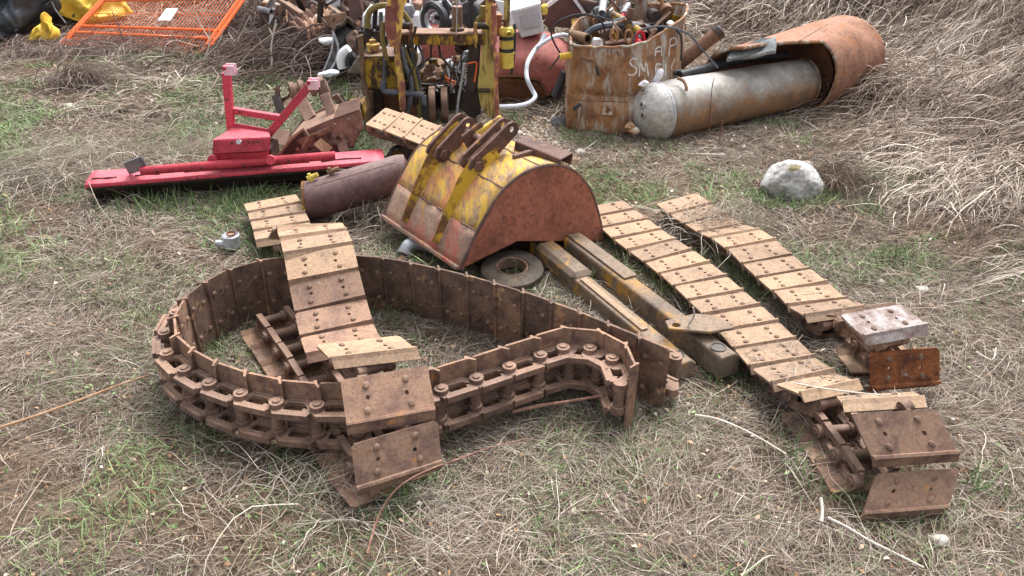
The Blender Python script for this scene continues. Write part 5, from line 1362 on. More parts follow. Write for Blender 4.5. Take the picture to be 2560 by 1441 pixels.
lump('paper_scraps', [(1476, 100), (1494, 92), (1508, 108), (1504, 126), (1480, 128)], 7.0, .05, 'white', 'white shredded paper on the drum rim beside the rope', 'paper', .03, 20)
T(obj('pipe_stub', MB().lathe([(.028, 0), (.044, .0), (.044, -.3)], fr2(YP(1470, 98, 7.0), (.35, -.9, .1), (0, 0, 1)), 16), 'trans', smooth=True), 'hollow brown pipe end pointing outward left of the white paper', 'pipe')
Hx('rubber_hose', [(1440, 118), (1460, 92), (1490, 70), (1540, 62), (1580, 66)], 7.4, .03, 'rubber_grey', 'thick grey hose arching over the drum heap', 'hose')
Hx('rubber_hose', [(1388, 242), (1396, 222), (1406, 196), (1412, 180)], 7.15, .04, 'rubber', 'black hose end hanging down between salmon tank and drum', 'hose')
Hx('iron_rod', [(1373, 175), (1386, 158), (1400, 138)], 6.95, .008, 'grease', 'thin black rod sticking out from the yellow rope', 'rod')
root = empty('red_jug', YP(1600, 130, 7.0), 'bright red plastic jug caught on the front rim of the drum', 'jug')
fixn(obj('body', slab([(1586, 104), (1602, 98), (1612, 112), (1606, 128), (1590, 132)], 6.95, .07), 'redplastic', root, bevel=.02))
obj('handle', ptube([(1590, 104), (1594, 84), (1606, 80), (1612, 104)], 6.98, .012), 'redplastic', root, smooth=True)
Hx('bolt_cutter', [(1624, 178), (1634, 150), (1630, 128), (1618, 112), (1628, 92), (1640, 72)], 6.95, .016, 'rust_mid', 'long rusty cutter handles hanging down the drum front', 'tool')
for i, (x, y, lb) in enumerate(((1536, 88, 'leftmost rusty iron ring on the brown channel'), (1572, 92, 'rusty iron ring beside the red jug on the brown channel'))):
    T(obj('iron_ring', MB().tube([YP(x + 9 * math.cos(t), y - 16 * math.sin(t), 7.0) for t in [2 * PI * k / 12 for k in range(13)]], .011, 6), 'bin', smooth=True), lb, 'ring')
c = YP(1624, 152, 6.95)
T(obj('tie_bolt', MB().lathe([(.03, 0), (.036, .012), (.012, .018), (.012, -.12)], Matrix.Translation(c), 12), 'rust_mid', smooth=True), 'rusty round headed bolt on the drum front between the white letters', 'bolt')
loop = [(1402, 136), (1386, 108), (1378, 82), (1394, 56), (1430, 40), (1460, 36), (1490, 44), (1508, 62), (1512, 82)]
Hx('black_cable', loop, 7.3, .009, 'rubber', 'large loop of black cable rising from the drum in front of the brown cabinet', 'cable', n=6)
Hx('black_cable', [(1440, 40), (1480, 38), (1520, 50), (1560, 58), (1600, 60)], 7.45, .008, 'rubber', 'black cable stretched over the heap toward the ochre plate', 'cable', n=6)
Hx('black_cable', [(1632, 202), (1610, 170), (1590, 140), (1582, 112), (1590, 86), (1620, 70), (1670, 68), (1720, 86), (1760, 130), (1795, 170)], 6.98, .009, 'rubber_grey', 'grey cable looping from the drum front over to the galvanised tank', 'cable', n=6)
Hx('black_cable', [(1690, 76), (1702, 90), (1704, 120), (1702, 152)], 7.1, .009, 'rubber', 'short black cable dangling right of the drum', 'cable', n=6)
lump('white_glove', [(1630, 206), (1640, 186), (1650, 172), (1658, 176), (1656, 190), (1644, 208)], 6.85, .03, 'white', 'white glove standing on the domed end of the galvanised tank', 'glove', .01, 20)
lump('white_rag', [(1594, 214), (1600, 204), (1616, 200), (1624, 208), (1608, 216)], 6.72, .03, 'white', 'small white rag left of the white glove', 'rag', .015, 20)
lump('rust_offcut', [(1560, 318), (1574, 306), (1590, 312), (1578, 326)], 6.6, .04, 'wood', 'small brown offcut between the drum and the tank dome', 'offcut', .01, 20)
lump('orange_offcut', [(1566, 326), (1590, 316), (1600, 330), (1584, 336)], 6.58, .04, 'bin', 'orange rusted offcut on the ground under the tank dome', 'offcut', .01, 20)
# anonymous rusty plates that fill the body of the heap
rnd = random.Random(5)
k = 0
for i in range(46):
    x, y = rnd.uniform(-2.0, 1.5), rnd.uniform(8.9, 10.6)
    s = rnd.uniform(.2, .5)
    m = Matrix.Translation((x, y, ht(x, y) + rnd.uniform(.05, .45))) @ Euler((rnd.uniform(-1, 1), rnd.uniform(-1, 1), rnd.uniform(0, 6))).to_matrix().to_4x4()
    q = MB().grid(lambda u, v: tuple(m @ Vector(((u - .5) * s, (v - .5) * s * .7, .05 * math.sin(u * 4 + i) + .04 * math.cos(v * 5)))), 6, 6)
    T(obj('scrap_sheet', q, rnd.choice(['bin_dark', 'rust_link', 'corr', 'bin', 'grease', 'brownpanel']), smooth=True, solid=.012), 'bent rusty scrap sheet in the body of the heap', 'sheet', 'bent scrap sheets piled in the heap')

rnd = random.Random(29)
spots = [(640, 900, -20, 70, 8.6, 9.6)] * 34 + [(1030, 1240, -20, 80, 8.25, 8.7)] * 26 + [(1440, 1690, -20, 80, 7.7, 8.5)] * 30 + [(1520, 1680, 50, 110, 7.15, 7.5)] * 16
for i, (x0, x1, y0, y1, Y0, Y1) in enumerate(spots):
    c = YP(rnd.uniform(x0, x1), rnd.uniform(y0, y1), rnd.uniform(Y0, Y1)); s = rnd.uniform(.04, .13); kind = rnd.randrange(4)
    if c.z < .05: c.z = .05
    R_ = Euler((rnd.uniform(0, 6), rnd.uniform(0, 6), rnd.uniform(0, 6))).to_matrix().to_4x4()
    q = MB()
    if kind == 0: q.box((s * 3.2, s * .5, s * .06), R_).box((s * 3.2, s * .06, s * .5), R_, (0, s * .25, s * .22))
    elif kind == 1: q.lathe([(s * .32, -s * 1.5), (s * .36, -s * 1.5), (s * .36, s * 1.5), (s * .32, s * 1.5), (s * .32, -s * 1.5)], R_, 12)
    elif kind == 2: q.plate([(-s, -s * .7), (s * .8, -s), (s * 1.2, s * .2), (s * .3, s * .9), (-s * .9, s * .5)], [circ(0, 0, s * .22, 8)], s * .08, R_)
    else: q.tube([R_ @ Vector((s * (t - 2), s * .8 * math.sin(t * 1.7), s * .3 * math.cos(t))) for t in range(6)], s * .12, 6)
    for v in q.v: v += c
    T(obj('scrap_piece', q, rnd.choice(['bin_dark', 'rust_link', 'bin', 'grease', 'rubber', 'grey', 'rust_mid', 'silver', 'rust_dark', 'carc', 'white']), bevel=.003 if kind != 1 else 0), 'small piece of mixed scrap metal in the heap', 'scrap', 'small scrap pieces scattered over the heap')

# ------------------------------------------------------------------ left background: tarpaulins and orange barrier
lump('black_tarpaulin', [(-60, 112), (-80, 20), (-40, -60), (60, -60), (112, -20), (120, 20), (100, 52), (70, 80), (60, 106)], 10.2, .6, 'tarp_black', 'crumpled black tarpaulin over a heap at the far left', 'tarpaulin', .12, 3.0, .10)
lump('yellow_tarpaulin', [(58, 104), (78, 78), (104, 44), (108, 26), (118, 48), (124, 68), (136, 88), (128, 102), (96, 98)], 9.75, .1, 'tarp_yellow', 'small fallen fold of yellow tarpaulin on the ground beside the black one', 'tarpaulin', .05, 6, .06)
lump('yellow_tarpaulin', [(100, -40), (240, -40), (300, 20), (308, 44), (270, 66), (220, 44), (170, 26), (118, 14)], 10.7, .4, 'tarp_yellow', 'large yellow tarpaulin draped behind the orange barrier', 'tarpaulin', .1, 3.2, .10)
Sx('dark_crate', [(118, 20), (210, 40), (196, 90), (140, 92), (120, 60)], 10.5, .5, 'grease', 'dark machine shape under the edge of the yellow tarpaulin', 'machine', bevel=.03)
Hx('tie_rope', [(130, 6), (138, 24), (150, 40), (164, 58)], 10.2, .01, 'grey', 'thin grey rope hanging over the yellow tarpaulin', 'rope')
def barrier():
    A, B, C_, D = YP(150, 112, 9.7), YP(512, 138, 9.25), YP(612, -4, 9.95), YP(252, 2, 10.3)
    root = empty('orange_barrier', (A + B) / 2, 'fallen orange wire mesh barrier panel leaning in the brush with a white sign on it', 'barrier')
    def at(u, v): return (A * (1 - u) + B * u) * (1 - v) + (D * (1 - u) + C_ * u) * v
    for v, nm in ((0.02, 'rail'), (.28, 'rail'), (.42, 'rail'), (1, 'rail')):
        obj(nm, MB().tube([at(i / 8, v) for i in range(9)], .016, 6), 'orange', root, smooth=True)
    for u in (0, .02, .965, 1.0): obj('frame_post', MB().tube([at(u, 0), at(u, .5), at(u, 1)], .02, 6), 'orange', root, smooth=True)
    mb = MB()
    for i in range(1, 44): mb.tube([at(i / 44, 0), at(i / 44, 1)], .0034, 5, smooth=False)
    obj('wire_mesh', mb, 'orange', root)
    for v in (.15, .7): obj('cross_wire', MB().tube([at(i / 6, v) for i in range(7)], .005, 5), 'orange', root)
    q = [YP(394, 52, 9.76), YP(426, 52, 9.74), YP(446, 21, 9.9), YP(416, 22, 9.92)]
    fixn(obj('sign_plate', poly(q, .01), 'white', root, bevel=.002))
barrier()
mb = MB()
for i in range(9):
    for s in (0, 1):
        a = YP(612 + i * 5, -12 if s else 22, 10.4); b = YP(612 + (i + 4) * 5, 22 if s else -12, 10.4); mb.tube([a, b], .006, 4, smooth=False)
T(obj('green_netting', mb, 'netgreen'), 'scrap of green diamond netting right of the orange barrier', 'netting')

# ------------------------------------------------------------------ small things in the grass
root = empty('pipe_fitting', G(582, 620), 'small silver pipe fitting with an open top in the grass left of the ring', 'fitting')
c = G(582, 618, .0)
obj('body', MB().lathe([(.05, 0), (.055, .03), (.05, .07), (.056, .085), (.05, .09), (.04, .075), (.001, .07)], Matrix.Translation(c), 20), 'silver', root, smooth=True)
obj('outlet', MB().lathe([(.012, .03), (.022, .03), (.022, -.03)], fr2(c + Vector((-.07, -.01, .03)), (-1, -.2, .2), (0, 0, 1)), 14), 'silver', root, smooth=True)
obj('flange', MB().lathe([(.001, .0), (.03, 0), (.03, .012)], Matrix.Translation(c + Vector((.005, 0, .088))), 14), 'rust_mid', root, smooth=True)
root = empty('pipe_fitting', G(1040, 628), 'silver elbow fitting half hidden under the bucket edge', 'fitting')
c = G(1035, 628, .03)
obj('body', MB().tube([c + Vector((-.05, -.03, .0)), c + Vector((-.03, 0, .04)), c + Vector((.04, .02, .04)), c + Vector((.12, .02, .02))], .042, 12), 'silver', root, smooth=True)
obj('collar', MB().lathe([(.001, .01), (.03, .012), (.05, .01), (.052, -.02)], fr2(c + Vector((-.055, -.04, -.005)), (-.4, -.7, -.5), (0, 0, 1)), 14), 'grey', root, smooth=True)
obj('nipple', MB().cyl(c + Vector((-.06, -.06, -.01)), c + Vector((-.08, -.09, -.03)), .024, n=10), 'wood', root)
root = empty('rubber_plug', G(1355, 378), 'small black rubber cap lying on the gravel behind the bucket', 'cap')
c = G(1352, 370, .04)
obj('body', MB().lathe([(.02, .04), (.042, .04), (.046, 0), (.05, -.04), (.001, -.045)], fr2(c, (-.6, -.6, .25), (0, 0, 1)), 16), 'rubber', root, smooth=True)
obj('tab', MB().box((.03, .02, .05), Matrix.Translation(c + Vector((.05, .02, .01)))), 'rubber', root, bevel=.008)
def stone(px, py, r, mt, label, flat=.6, seed=0):
    c = G(px, py, 0); c.z = ht(c.x, c.y) + r * flat * .45
    bm = bmesh.new(); bmesh.ops.create_icosphere(bm, subdivisions=3, radius=r); q = MB()
    for v in bm.verts: q.v.append(c + Vector((v.co.x * 1.2, v.co.y, v.co.z * flat)) * (1 + .35 * mnoise.noise(v.co / r * 1.1 + Vector((seed, 0, 0)))))
    q.f = [tuple(v.index for v in f.verts) for f in bm.faces]; bm.free()
    return T(obj('stone', q, mt, smooth=True, angle=80), label, 'stone')
stone(1400, 312, .075, 'stone_dark', 'dark wet stone against the foot of the drum', .7, 1)
for i, (x, y, r, lb) in enumerate(((2205, 700, .03, 'small pale stone in the grass right of the long tracks'), (2310, 720, .035, 'flat pale stone at the right, farther from the tracks'), (1290, 340, .05, 'tan stone on the gravel left of the drum'), (1235, 395, .04, 'buff stone beside the bucket box tube'), (2350, 1345, .03, 'white stone in the bottom right corner'), (2300, 700, .028, 'pale pebble above the flat stone at the right'), (1450, 385, .04, 'small rounded buff stone on the gravel below the drum'), (2020, 408, .03, 'little pale cap stone behind the grey boulder'))):
    stone(x, y, r, 'pale_stone', lb, .55, i * 3)
for i, (x, y) in enumerate(((150, 284), (165, 280), (178, 276), (190, 270), (205, 268), (172, 272))):
    s = stone(x, y, .045, 'pale_stone', 'pale stone in the little cluster in the green grass at the left', .4, i); s['group'] = 'cluster of pale stones at the left'
def stick(pts, r, mt, label, r2=None, z=.03, cat='stick'):
    P = []
    for q in pts:
        zz = q[2] if len(q) > 2 else z
        p = G(q[0], q[1], zz); P.append(p)
    return T(obj('stick', MB().tube(P, r, 6, r2), mt, smooth=True), label, cat)
stick([(-40, 1082, .04), (90, 1040, .05), (200, 1000, .06), (300, 962, .06), (372, 938, .07)], .007, 'stick', 'long tan stick reaching from the left edge to the ring track', .004)
stick([(918, 1385, .03), (945, 1295, .06), (990, 1225, .16), (1060, 1180, .2), (1140, 1150, .18), (1230, 1118, .1), (1322, 1096, .05)], .005, 'stick_red', 'long reddish twig curving over the lowest folded shoe in front', .002)
stick([(1280, 1030, .04), (1350, 1015, .06), (1430, 1003, .09), (1500, 990, .12)], .009, 'stick_red', 'broken reddish stick lying below the free end of the ring', .006)
stick([(2052, 1245, .05), (2056, 1275, .03), (2054, 1305, .02)], .007, 'stick_pale', 'short bleached reed beside the front of the left long track', .006)
stick([(2070, 1295, .02), (2120, 1320, .02), (2170, 1350, .02), (2230, 1380, .02), (2310, 1420, .02)], .006, 'stick_pale', 'long bleached reed in the grass at the lower right', .004)
stick([(1738, 1038, .03), (1800, 1050, .04), (1880, 1085, .04), (1965, 1135, .05)], .0055, 'stick_pale', 'thin bleached reed lying between the ring and the long track', .003)
stick([(1985, 958, .2), (2060, 972, .22), (2140, 982, .28), (2200, 988, .37)], .004, 'stick_pale', 'thin pale straw lying across the dirty shoes of the left long track', .003)
stick([(1385, 870, .05), (1720, 770, .2)] if False else [(1722, 812, .2), (1735, 790, .26), (1733, 768, .32)], .006, 'stick_pale', 'pale dry stem standing on the lug plate of the square boom', .004)
stick([(2440, 880, .02), (2480, 900, .02), (2490, 870, .05)], .005, 'stick_pale', 'bent pale twig at the right edge beside the grass', .003)
stick([(1725, 385, .03), (1770, 386, .03), (1812, 387, .03)], .006, 'stick_pale', 'short straight pale stick in front of the galvanised tank', .005)
def stem(base, tips, r, mt, label):
    b = G(*base); b.z = ht(b.x, b.y)
    root = empty('dead_weed', b, label, 'weed')
    for i, t in enumerate(tips):
        p = [YP(q[0], q[1], b.y + (q[2] if len(q) > 2 else 0)) for q in t]
        obj('stem', MB().tube(([b] if i == 0 else []) + p, r if i == 0 else r * .7, 5, r * .4), mt, root, smooth=True)
stem((1772, 345), [[(1776, 280), (1780, 220), (1786, 195)], [(1780, 222), (1783, 205)]], .006, 'stick_red', 'lone dead weed stem standing in front of the galvanised tank')
stem((1798, 360), [[(1802, 330), (1806, 302)]], .007, 'stick_red', 'short dark dead weed stub in front of the galvanised tank')
stem((470, 360), [[(482, 310), (495, 265), (508, 240), (540, 200)], [(495, 265), (500, 235)]], .005, 'stick_pale', 'forked yellow weed stem leaning left of the red arm')
stem((370, 360), [[(420, 330), (450, 305), (470, 290)]], .004, 'stick_pale', 'low bent yellow weed stem left of the forked one')
stem((676, 200), [[(680, 150), (678, 120), (684, 80), (690, 50)], [(682, 90), (672, 70)], [(684, 80), (692, 60)]], .012, 'stick_pale', 'bleached dead branch standing in front of the rusted crate')
stem((505, 180), [[(515, 140), (525, 100), (520, 60)], [(515, 140), (545, 110), (560, 70)], [(525, 100), (500, 60), (490, 30)]], .01, 'stick_pale', 'bare grey shrub in front of the orange barrier corner')
stem((318, 135), [[(305, 90), (290, 50), (280, 30)], [(305, 90), (330, 105), (352, 118)], [(310, 105), (300, 120), (322, 146)]], .012, 'stick_red', 'dead thistle stalk in front of the orange mesh')
stem((575, 150), [[(590, 110), (610, 70), (625, 40)], [(590, 110), (570, 80)]], .008, 'stick_pale', 'thin leaning dead stem with a pinkish tip right of the barrier')
stem((2185, 215), [[(2195, 175), (2190, 158)], [(2192, 190), (2205, 178)], [(2193, 182), (2183, 172)]], .006, 'leafstem' if False else 'stick', 'young sprouting twig at the end of the big rusty tank')

# ------------------------------------------------------------------ grass, brush and litter
def field(n, x0, x1, y0, y1, bias=None):
    x = RNG.uniform(x0, x1, n); y = RNG.uniform(y0, y1, n)
    vis = np.abs(x) < (y * .72 + .9)
    return x[vis], y[vis]
def dens(x, y, s, seed, thr, soft=.15):
    v = vnoise(x, y, s, seed) * .65 + vnoise(x, y, s * .35, seed + 1) * .35
    return RNG.random(len(x)) < np.clip((v - thr) / soft + .5, 0.0, 1)
# anything solid keeps the grass out
KEEP = [(1.93, 5.62, .2)] + [(c.x, c.y, .19) for c in [G(1280, 676, .06)]]
def clear(x, y):
    ok = np.ones(len(x), bool)
    for a, b, r in KEEP: ok &= (x - a) ** 2 + (y - b) ** 2 > r * r
    return ok
def turf(name, mat, n, x0, x1, y0, y1, Lm, wm, rise, lift, thr, s, seed, aspread, tone=(0.5, .2), label='', k=4, base_ang=None, curl=.5, wig=0.0):
    x, y = field(n, x0, x1, y0, y1)
    m = dens(x, y, s, seed, thr) & clear(x, y); x, y = x[m], y[m]; N = len(x)
    if base_ang is None: a = vnoise(x, y, 1.1, seed + 5) * 9 + vnoise(x, y, .3, seed + 6) * 4
    else: a = base_ang(x, y)
    a = a + RNG.normal(0, aspread, N)
    L = Lm * np.exp(RNG.normal(0, .45, N)); w = wm * np.exp(RNG.normal(0, .3, N))
    t = np.clip(RNG.normal(tone[0], tone[1], N) + .35 * (vnoise(x, y, .7, seed + 9) - .5), 0, 1)
    return strands(name, mat, x, y, a, L, w, np.abs(RNG.normal(0, rise, N)), np.abs(RNG.normal(0, lift, N)), t, k=k, curl=curl, wig=wig, z0=RNG.uniform(0, .012, N), label=label)
turf('dry_grass', 'straw', 112000, -3.2, 3.6, 1.35, 4.4, .10, .0019, .014, .008, .34, .8, 1, 1.0, label='matted dry grass on the near ground', tone=(.40, .27), curl=.22, wig=.10)
turf('brown_litter', 'litter', 60000, -3.2, 3.6, 1.35, 4.6, .045, .0024, .008, .004, .30, .6, 31, 1.6, label='short brown plant litter on the near ground', tone=(.45, .25), k=3, curl=.3)
turf('dry_grass', 'straw', 100000, -5.2, 4.6, 4.0, 7.6, .12, .0028, .014, .010, .36, .9, 2, 1.0, label='matted dry grass on the middle ground', tone=(.42, .26), curl=.25, wig=.1)
turf('brown_litter', 'litter', 60000, -5.2, 4.8, 4.2, 8.4, .06, .004, .01, .006, .40, .8, 33, 1.6, label='short brown plant litter on the middle ground', tone=(.5, .25), k=3, curl=.3)
turf('dry_grass', 'straw', 42000, -8.5, 4.2, 7.2, 12.5, .24, .007, .03, .025, .40, 1.2, 3, .8, label='dry grass on the far ground', tone=(.42, .2))
turf('fallen_straw', 'straw', 5200, -3.2, 3.6, 1.35, 5.0, .24, .0022, .03, .02, .42, .7, 4, 1.2, label='long fallen straw stalks on the near ground', tone=(.52, .28), k=7, curl=.2, wig=.10)
turf('green_grass', 'green', 46000, -3.4, 3.6, 1.35, 4.6, .055, .0027, .038, .0, .52, .45, 5, 1.5, label='sparse green grass blades on the near ground')
turf('green_grass', 'green', 60000, -5.5, 3.6, 4.2, 7.6, .075, .0042, .042, .0, .53, .6, 6, 1.5, label='green grass patches on the middle ground')
def greenfar():
    x, y = field(42000, -8.5, -.8, 6.2, 9.6)
    m = dens(x, y, .8, 12, .5) & (x < -1.3 + (7 - y) * .3); x, y = x[m], y[m]; N = len(x)
    strands('green_grass', 'green', x, y, RNG.uniform(0, 6.28, N), RNG.uniform(.05, .14, N), RNG.uniform(.005, .01, N), RNG.uniform(.03, .08, N), np.zeros(N), np.clip(RNG.normal(.55, .2, N), 0, 1), k=3, label='green grass on the far left lawn')
greenfar()
# tall blades in the gaps beside tracks, beams, ring and blade
def tufts(spots, n, h, name='grass_tuft', mat='green', spread=.06, label='green tufts growing beside the tracks'):
    X, Y, A, L = [], [], [], []
    for (px, py) in spots:
        c = G(px, py); r = RNG.normal(0, spread, (n, 2)); X += list(c.x + r[:, 0]); Y += list(c.y + r[:, 1])
    X, Y = np.array(X), np.array(Y); N = len(X)
    strands(name, mat, X, Y, RNG.uniform(0, 6.28, N), RNG.uniform(.02, .1, N), RNG.uniform(.003, .006, N), RNG.uniform(.3, 1.1, N) * h, np.zeros(N), np.clip(RNG.normal(.45, .2, N), 0, 1), k=4, label=label)
tufts([(640, 590), (650, 620), (690, 640), (1560, 620), (1585, 650), (1530, 590), (1640, 735), (1690, 750), (1660, 720), (1880, 710), (1860, 690), (1900, 740), (1290, 700), (1400, 670), (1450, 720), (950, 750), (990, 770), (1040, 780), (920, 745),
       (540, 850), (530, 880), (1080, 1200), (1050, 1220), (1010, 1250), (2210, 640), (2240, 650), (1960, 1130), (2010, 1200), (2430, 1210), (2470, 1220), (1280, 300), (1290, 320)], 42, .11)
tufts([(x, 525 + 20 * math.sin(x)) for x in range(290, 740, 16)], 26, .13, spread=.09, label='grass in the shade in front of the red blade')
tufts([(1905, 500), (1930, 512), (1960, 516), (2000, 516), (2040, 505), (2060, 490), (1890, 480)], 45, .09, spread=.05, label='grass round the foot of the boulder')
tufts([(900 + 36 * i, 330 - 4 * i) for i in range(3)] + [(640, 180), (700, 195), (720, 200), (560, 215), (800, 300), (650, 330)], 40, .16, spread=.12, label='grass round the roller frame')
# clover-like weeds
def litter(name, mat, n, x0, x1, y0, y1, s0, s1, label, tone=(.5, .25), zz=.03):
    x, y = field(n, x0, x1, y0, y1); N = len(x)
    z = HT(x, y) + RNG.uniform(.005, zz, N); a = RNG.uniform(0, 6.28, N); s = RNG.uniform(s0, s1, N)
    t1 = RNG.normal(0, .5, N); t2 = RNG.normal(0, .5, N)
    U = np.stack([np.cos(a), np.sin(a), t1], 1); V = np.stack([-np.sin(a) * .6, np.cos(a) * .6, t2 * .6], 1)
    C = np.stack([x, y, z], 1); s = s[:, None]
    co = np.stack([C - U * s, C - V * s + np.array([0, 0, .3]) * s, C + U * s, C + V * s + np.array([0, 0, .3]) * s], 1).reshape(-1, 3)
    q = np.arange(N * 4).reshape(N, 4)
    me = npmesh(name, co, q, np.repeat(np.clip(RNG.normal(tone[0], tone[1], N), 0, 1), 4))
    o = bpy.data.objects.new(name, me); COL.objects.link(o); me.materials.append(M[mat]); o['kind'] = 'stuff'; o['label'] = label
litter('leaf_litter', 'leaf', 2600, -3.2, 3.8, 1.35, 5.5, .006, .016, 'dead leaves and chaff scattered on the near ground', (.45, .25))
litter('leaf_litter', 'leaf', 1600, -5, 4, 5.2, 9, .01, .022, 'dead leaves scattered on the far ground', (.6, .25))
litter('clover', 'green', 1100, -3.2, 3.8, 1.35, 4.6, .007, .014, 'little round green weed leaves', (.55, .2), .035)
def gravel():
    x = RNG.normal(.25, .35, 1500); y = RNG.normal(6.75, .35, 1500); N = len(x)
    z = HT(x, y); s = RNG.uniform(.008, .024, N)[:, None]
    C = np.stack([x, y, z + .004], 1)
    base = np.array([[-1, -1, -.5], [1, -1, -.5], [1, 1, -.5], [-1, 1, -.5], [-.6, -.6, .5], [.6, -.5, .6], [.5, .6, .5], [-.5, .6, .6]]) * .6
    a = RNG.uniform(0, 6.28, N); R = np.stack([np.stack([np.cos(a), -np.sin(a)], 1), np.stack([np.sin(a), np.cos(a)], 1)], 1)
    b = np.repeat(base[None], N, 0) * RNG.uniform(.6, 1.3, (N, 8, 1))
    b[..., :2] = np.einsum('nij,nkj->nki', R, b[..., :2])
    co = (C[:, None] + b * s[:, None]).reshape(-1, 3)
    f = np.array([[4, 5, 6, 7], [0, 1, 5, 4], [1, 2, 6, 5], [2, 3, 7, 6], [3, 0, 4, 7]])
    q = (np.arange(N)[:, None, None] * 8 + f[None]).reshape(-1, 4)
    me = npmesh('gravel', co, q, np.repeat(np.clip(RNG.normal(.72, .2, N), 0, 1), 8)); o = bpy.data.objects.new('gravel', me); COL.objects.link(o); me.materials.append(M['leaf'])
    o['kind'] = 'stuff'; o['label'] = 'pale gravel patch between bucket and drum'
gravel()
# long combed grass on the bank
def bankgrass(n, y0, y1, Lm, wm, seed, lab):
    y = RNG.uniform(y0, y1, n); x = RNG.uniform(.5, 9, n)
    b = bank(x, y); m = (b > -.35 + RNG.normal(0, .3, n)) & (np.abs(x) < y * .74 + 1.2); x, y = x[m], y[m]; N = len(x)
    a = PI + .42 + .8 * (vnoise(x, y, 1.4, seed) - .5) + 1.1 * (vnoise(x, y, .4, seed + 3) - .5) + RNG.normal(0, .6, N)
    L = Lm * np.exp(RNG.normal(0, .4, N)); t = np.clip(RNG.normal(.44, .27, N) + .8 * (vnoise(x, y, .45, seed + 2) - .5), 0, 1)
    strands('bank_grass', 'straw_bank', x, y, a, L, wm * np.exp(RNG.normal(0, .3, N)), np.abs(RNG.normal(0, .03, N)), np.abs(RNG.normal(.03, .05, N)), t, k=6, curl=.25, wig=.08, z0=RNG.uniform(0, .03, N), label=lab)
bankgrass(26000, 2.6, 5.5, .28, .0038, 21, 'long combed dead grass on the near bank')
bankgrass(60000, 5.2, 9.0, .34, .0056, 22, 'long combed dead grass on the middle bank')
bankgrass(45000, 8.6, 15, .42, .009, 23, 'long combed dead grass on the upper bank')
x = RNG.uniform(-12, 3, 26000); y = RNG.uniform(11.3, 15.5, 26000); N = len(x)
strands('hill_grass', 'straw_bank', x, y, -PI / 2 + RNG.normal(0, .7, N), .4 * np.exp(RNG.normal(0, .4, N)), np.full(N, .014), np.abs(RNG.normal(0, .06, N)), np.abs(RNG.normal(.03, .05, N)), np.clip(RNG.normal(.35, .2, N), 0, 1), k=4, label='dead grass on the hill behind the heap')
# chaff lying on the dirty shoes
def shoe_chaff(frames, n, label):
    X, Y, Z = [], [], []
    for m in frames:
        for _ in range(n):
            p = m @ Vector((random.uniform(-.15, .15), random.uniform(-.07, .06), .008)); X.append(p.x); Y.append(p.y); Z.append(p.z)
    X, Y, Z = map(np.array, (X, Y, Z)); N = len(X)
    o = strands('chaff', 'straw', X, Y, RNG.uniform(0, 6.28, N), .05 * np.exp(RNG.normal(0, .5, N)), np.full(N, .0024), np.abs(RNG.normal(0, .004, N)), np.abs(RNG.normal(0, .004, N)), np.clip(RNG.normal(.5, .25, N), 0, 1), z0=Z - HT(X, Y), label=label)
shoe_chaff(T2m[11:15], 70, 'chaff lying on the dirty shoes of the long track')
shoe_chaff(T2m[3:11] + T3m[1:11] + T4m[6:10], 8, 'bits of straw lying on the flat tracks')
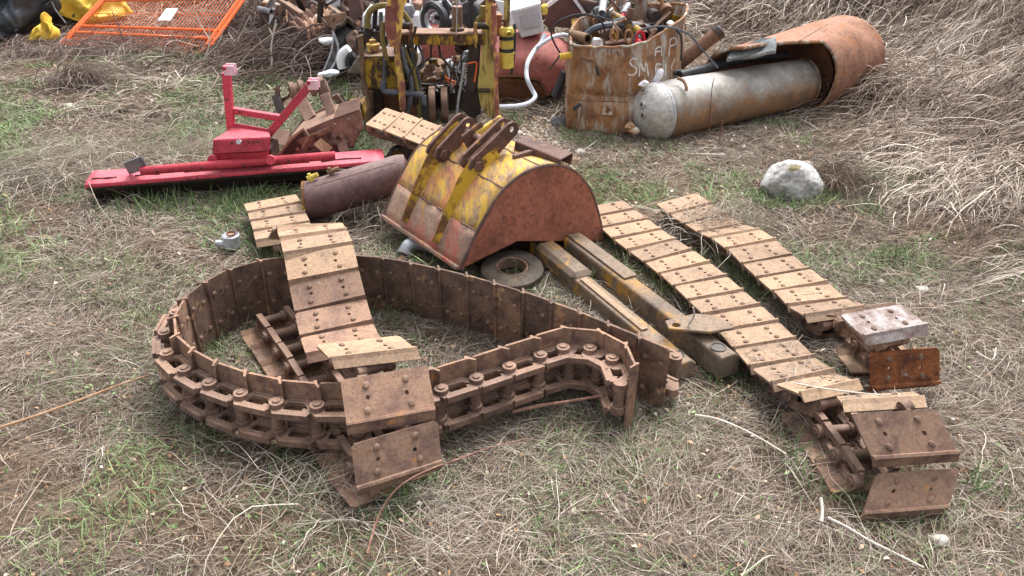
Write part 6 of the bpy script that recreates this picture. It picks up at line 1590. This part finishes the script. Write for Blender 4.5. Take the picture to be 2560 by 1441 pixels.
# brush: tangled dead twigs
def brush(name, n, cx, cy, sx, sy, h, L, w, ang, asp, tone, label, lift=.12, mat='twig'):
    x = RNG.normal(cx, sx, n); y = RNG.normal(cy, sy, n)
    f = np.exp(-(((x - cx) / (1.6 * sx)) ** 2 + ((y - cy) / (1.6 * sy)) ** 2))
    strands(name, mat, x, y, ang + RNG.normal(0, asp, n), L * np.exp(RNG.normal(0, .35, n)), w * np.exp(RNG.normal(0, .35, n)), np.abs(RNG.normal(0, lift * .45, n)), np.abs(RNG.normal(lift, lift * .6, n)), np.clip(RNG.normal(tone, .22, n), 0, 1), k=7, curl=.7, wig=.22, sides=3, z0=RNG.random(n) * f * h, label=label)
c = G(700, 150); brush('brush_pile', 1200, c.x + .2, c.y + .05, .5, .36, .2, .65, .011, .25, .5, .45, 'pile of dead branches left of the heap', .08)
c = G(760, 175); brush('brush_pile', 500, c.x, c.y - .1, .5, .25, .25, .9, .014, .2, .25, .5, 'combed dead branches at the front of the brush pile')
c = G(330, 130); brush('brush_tangle', 1300, c.x, c.y - .15, .95, .2, .06, .4, .006, .4, 1.2, .6, 'tangled dead weeds at the foot of the orange barrier', .07)
c = G(560, 110); brush('brush_tangle', 600, c.x + .35, c.y, .28, .4, .3, .5, .009, 1.5, .8, .42, 'tall dead weeds right of the orange barrier', .08)
c = G(180, 222); brush('weed_clump', 420, c.x, c.y, .13, .09, .12, .26, .006, .3, .9, .5, 'mound of dead weeds in the green grass at the left', .07)
c = G(330, 420); brush('weed_clump', 420, c.x, c.y, .4, .2, .12, .4, .005, .4, 1.4, .7, 'tangle of pale dead weeds behind the blade end', .08, 'straw')
c = G(90, 445); brush('weed_clump', 500, c.x, c.y, .45, .25, .1, .4, .005, .2, .5, .8, 'pale dead grass clump at the left edge', .05, 'straw')
c = G(1765, 590); brush('weed_clump', 260, c.x, c.y, .13, .1, .2, .3, .004, .3, 1.5, .75, 'dry weed tangle caught between the two long tracks', .06, 'straw')
c = G(2080, 470); brush('weed_clump', 260, c.x, c.y + .1, .08, .12, .1, .26, .005, -.8, .5, .4, 'dead grass hanging over the right side of the boulder', .06, 'straw_bank')
c = G(960, 520); brush('weed_clump', 420, c.x, c.y - .05, .16, .2, .14, .28, .004, .4, 1.4, .62, 'dead weeds between the maroon cylinder and the bucket', .06, 'straw')
c = G(2200, 250); brush('weed_clump', 600, c.x, c.y, .3, .3, .25, .5, .007, 3.4, .8, .4, 'dead weeds at the end of the big rusty tank', .1, 'straw_bank')
c = G(880, 1230); brush('weed_clump', 160, c.x - .15, c.y, .25, .12, .05, .3, .003, .5, 1.2, .8, 'loose dead stalks round the lowest folded shoe', .04, 'straw')
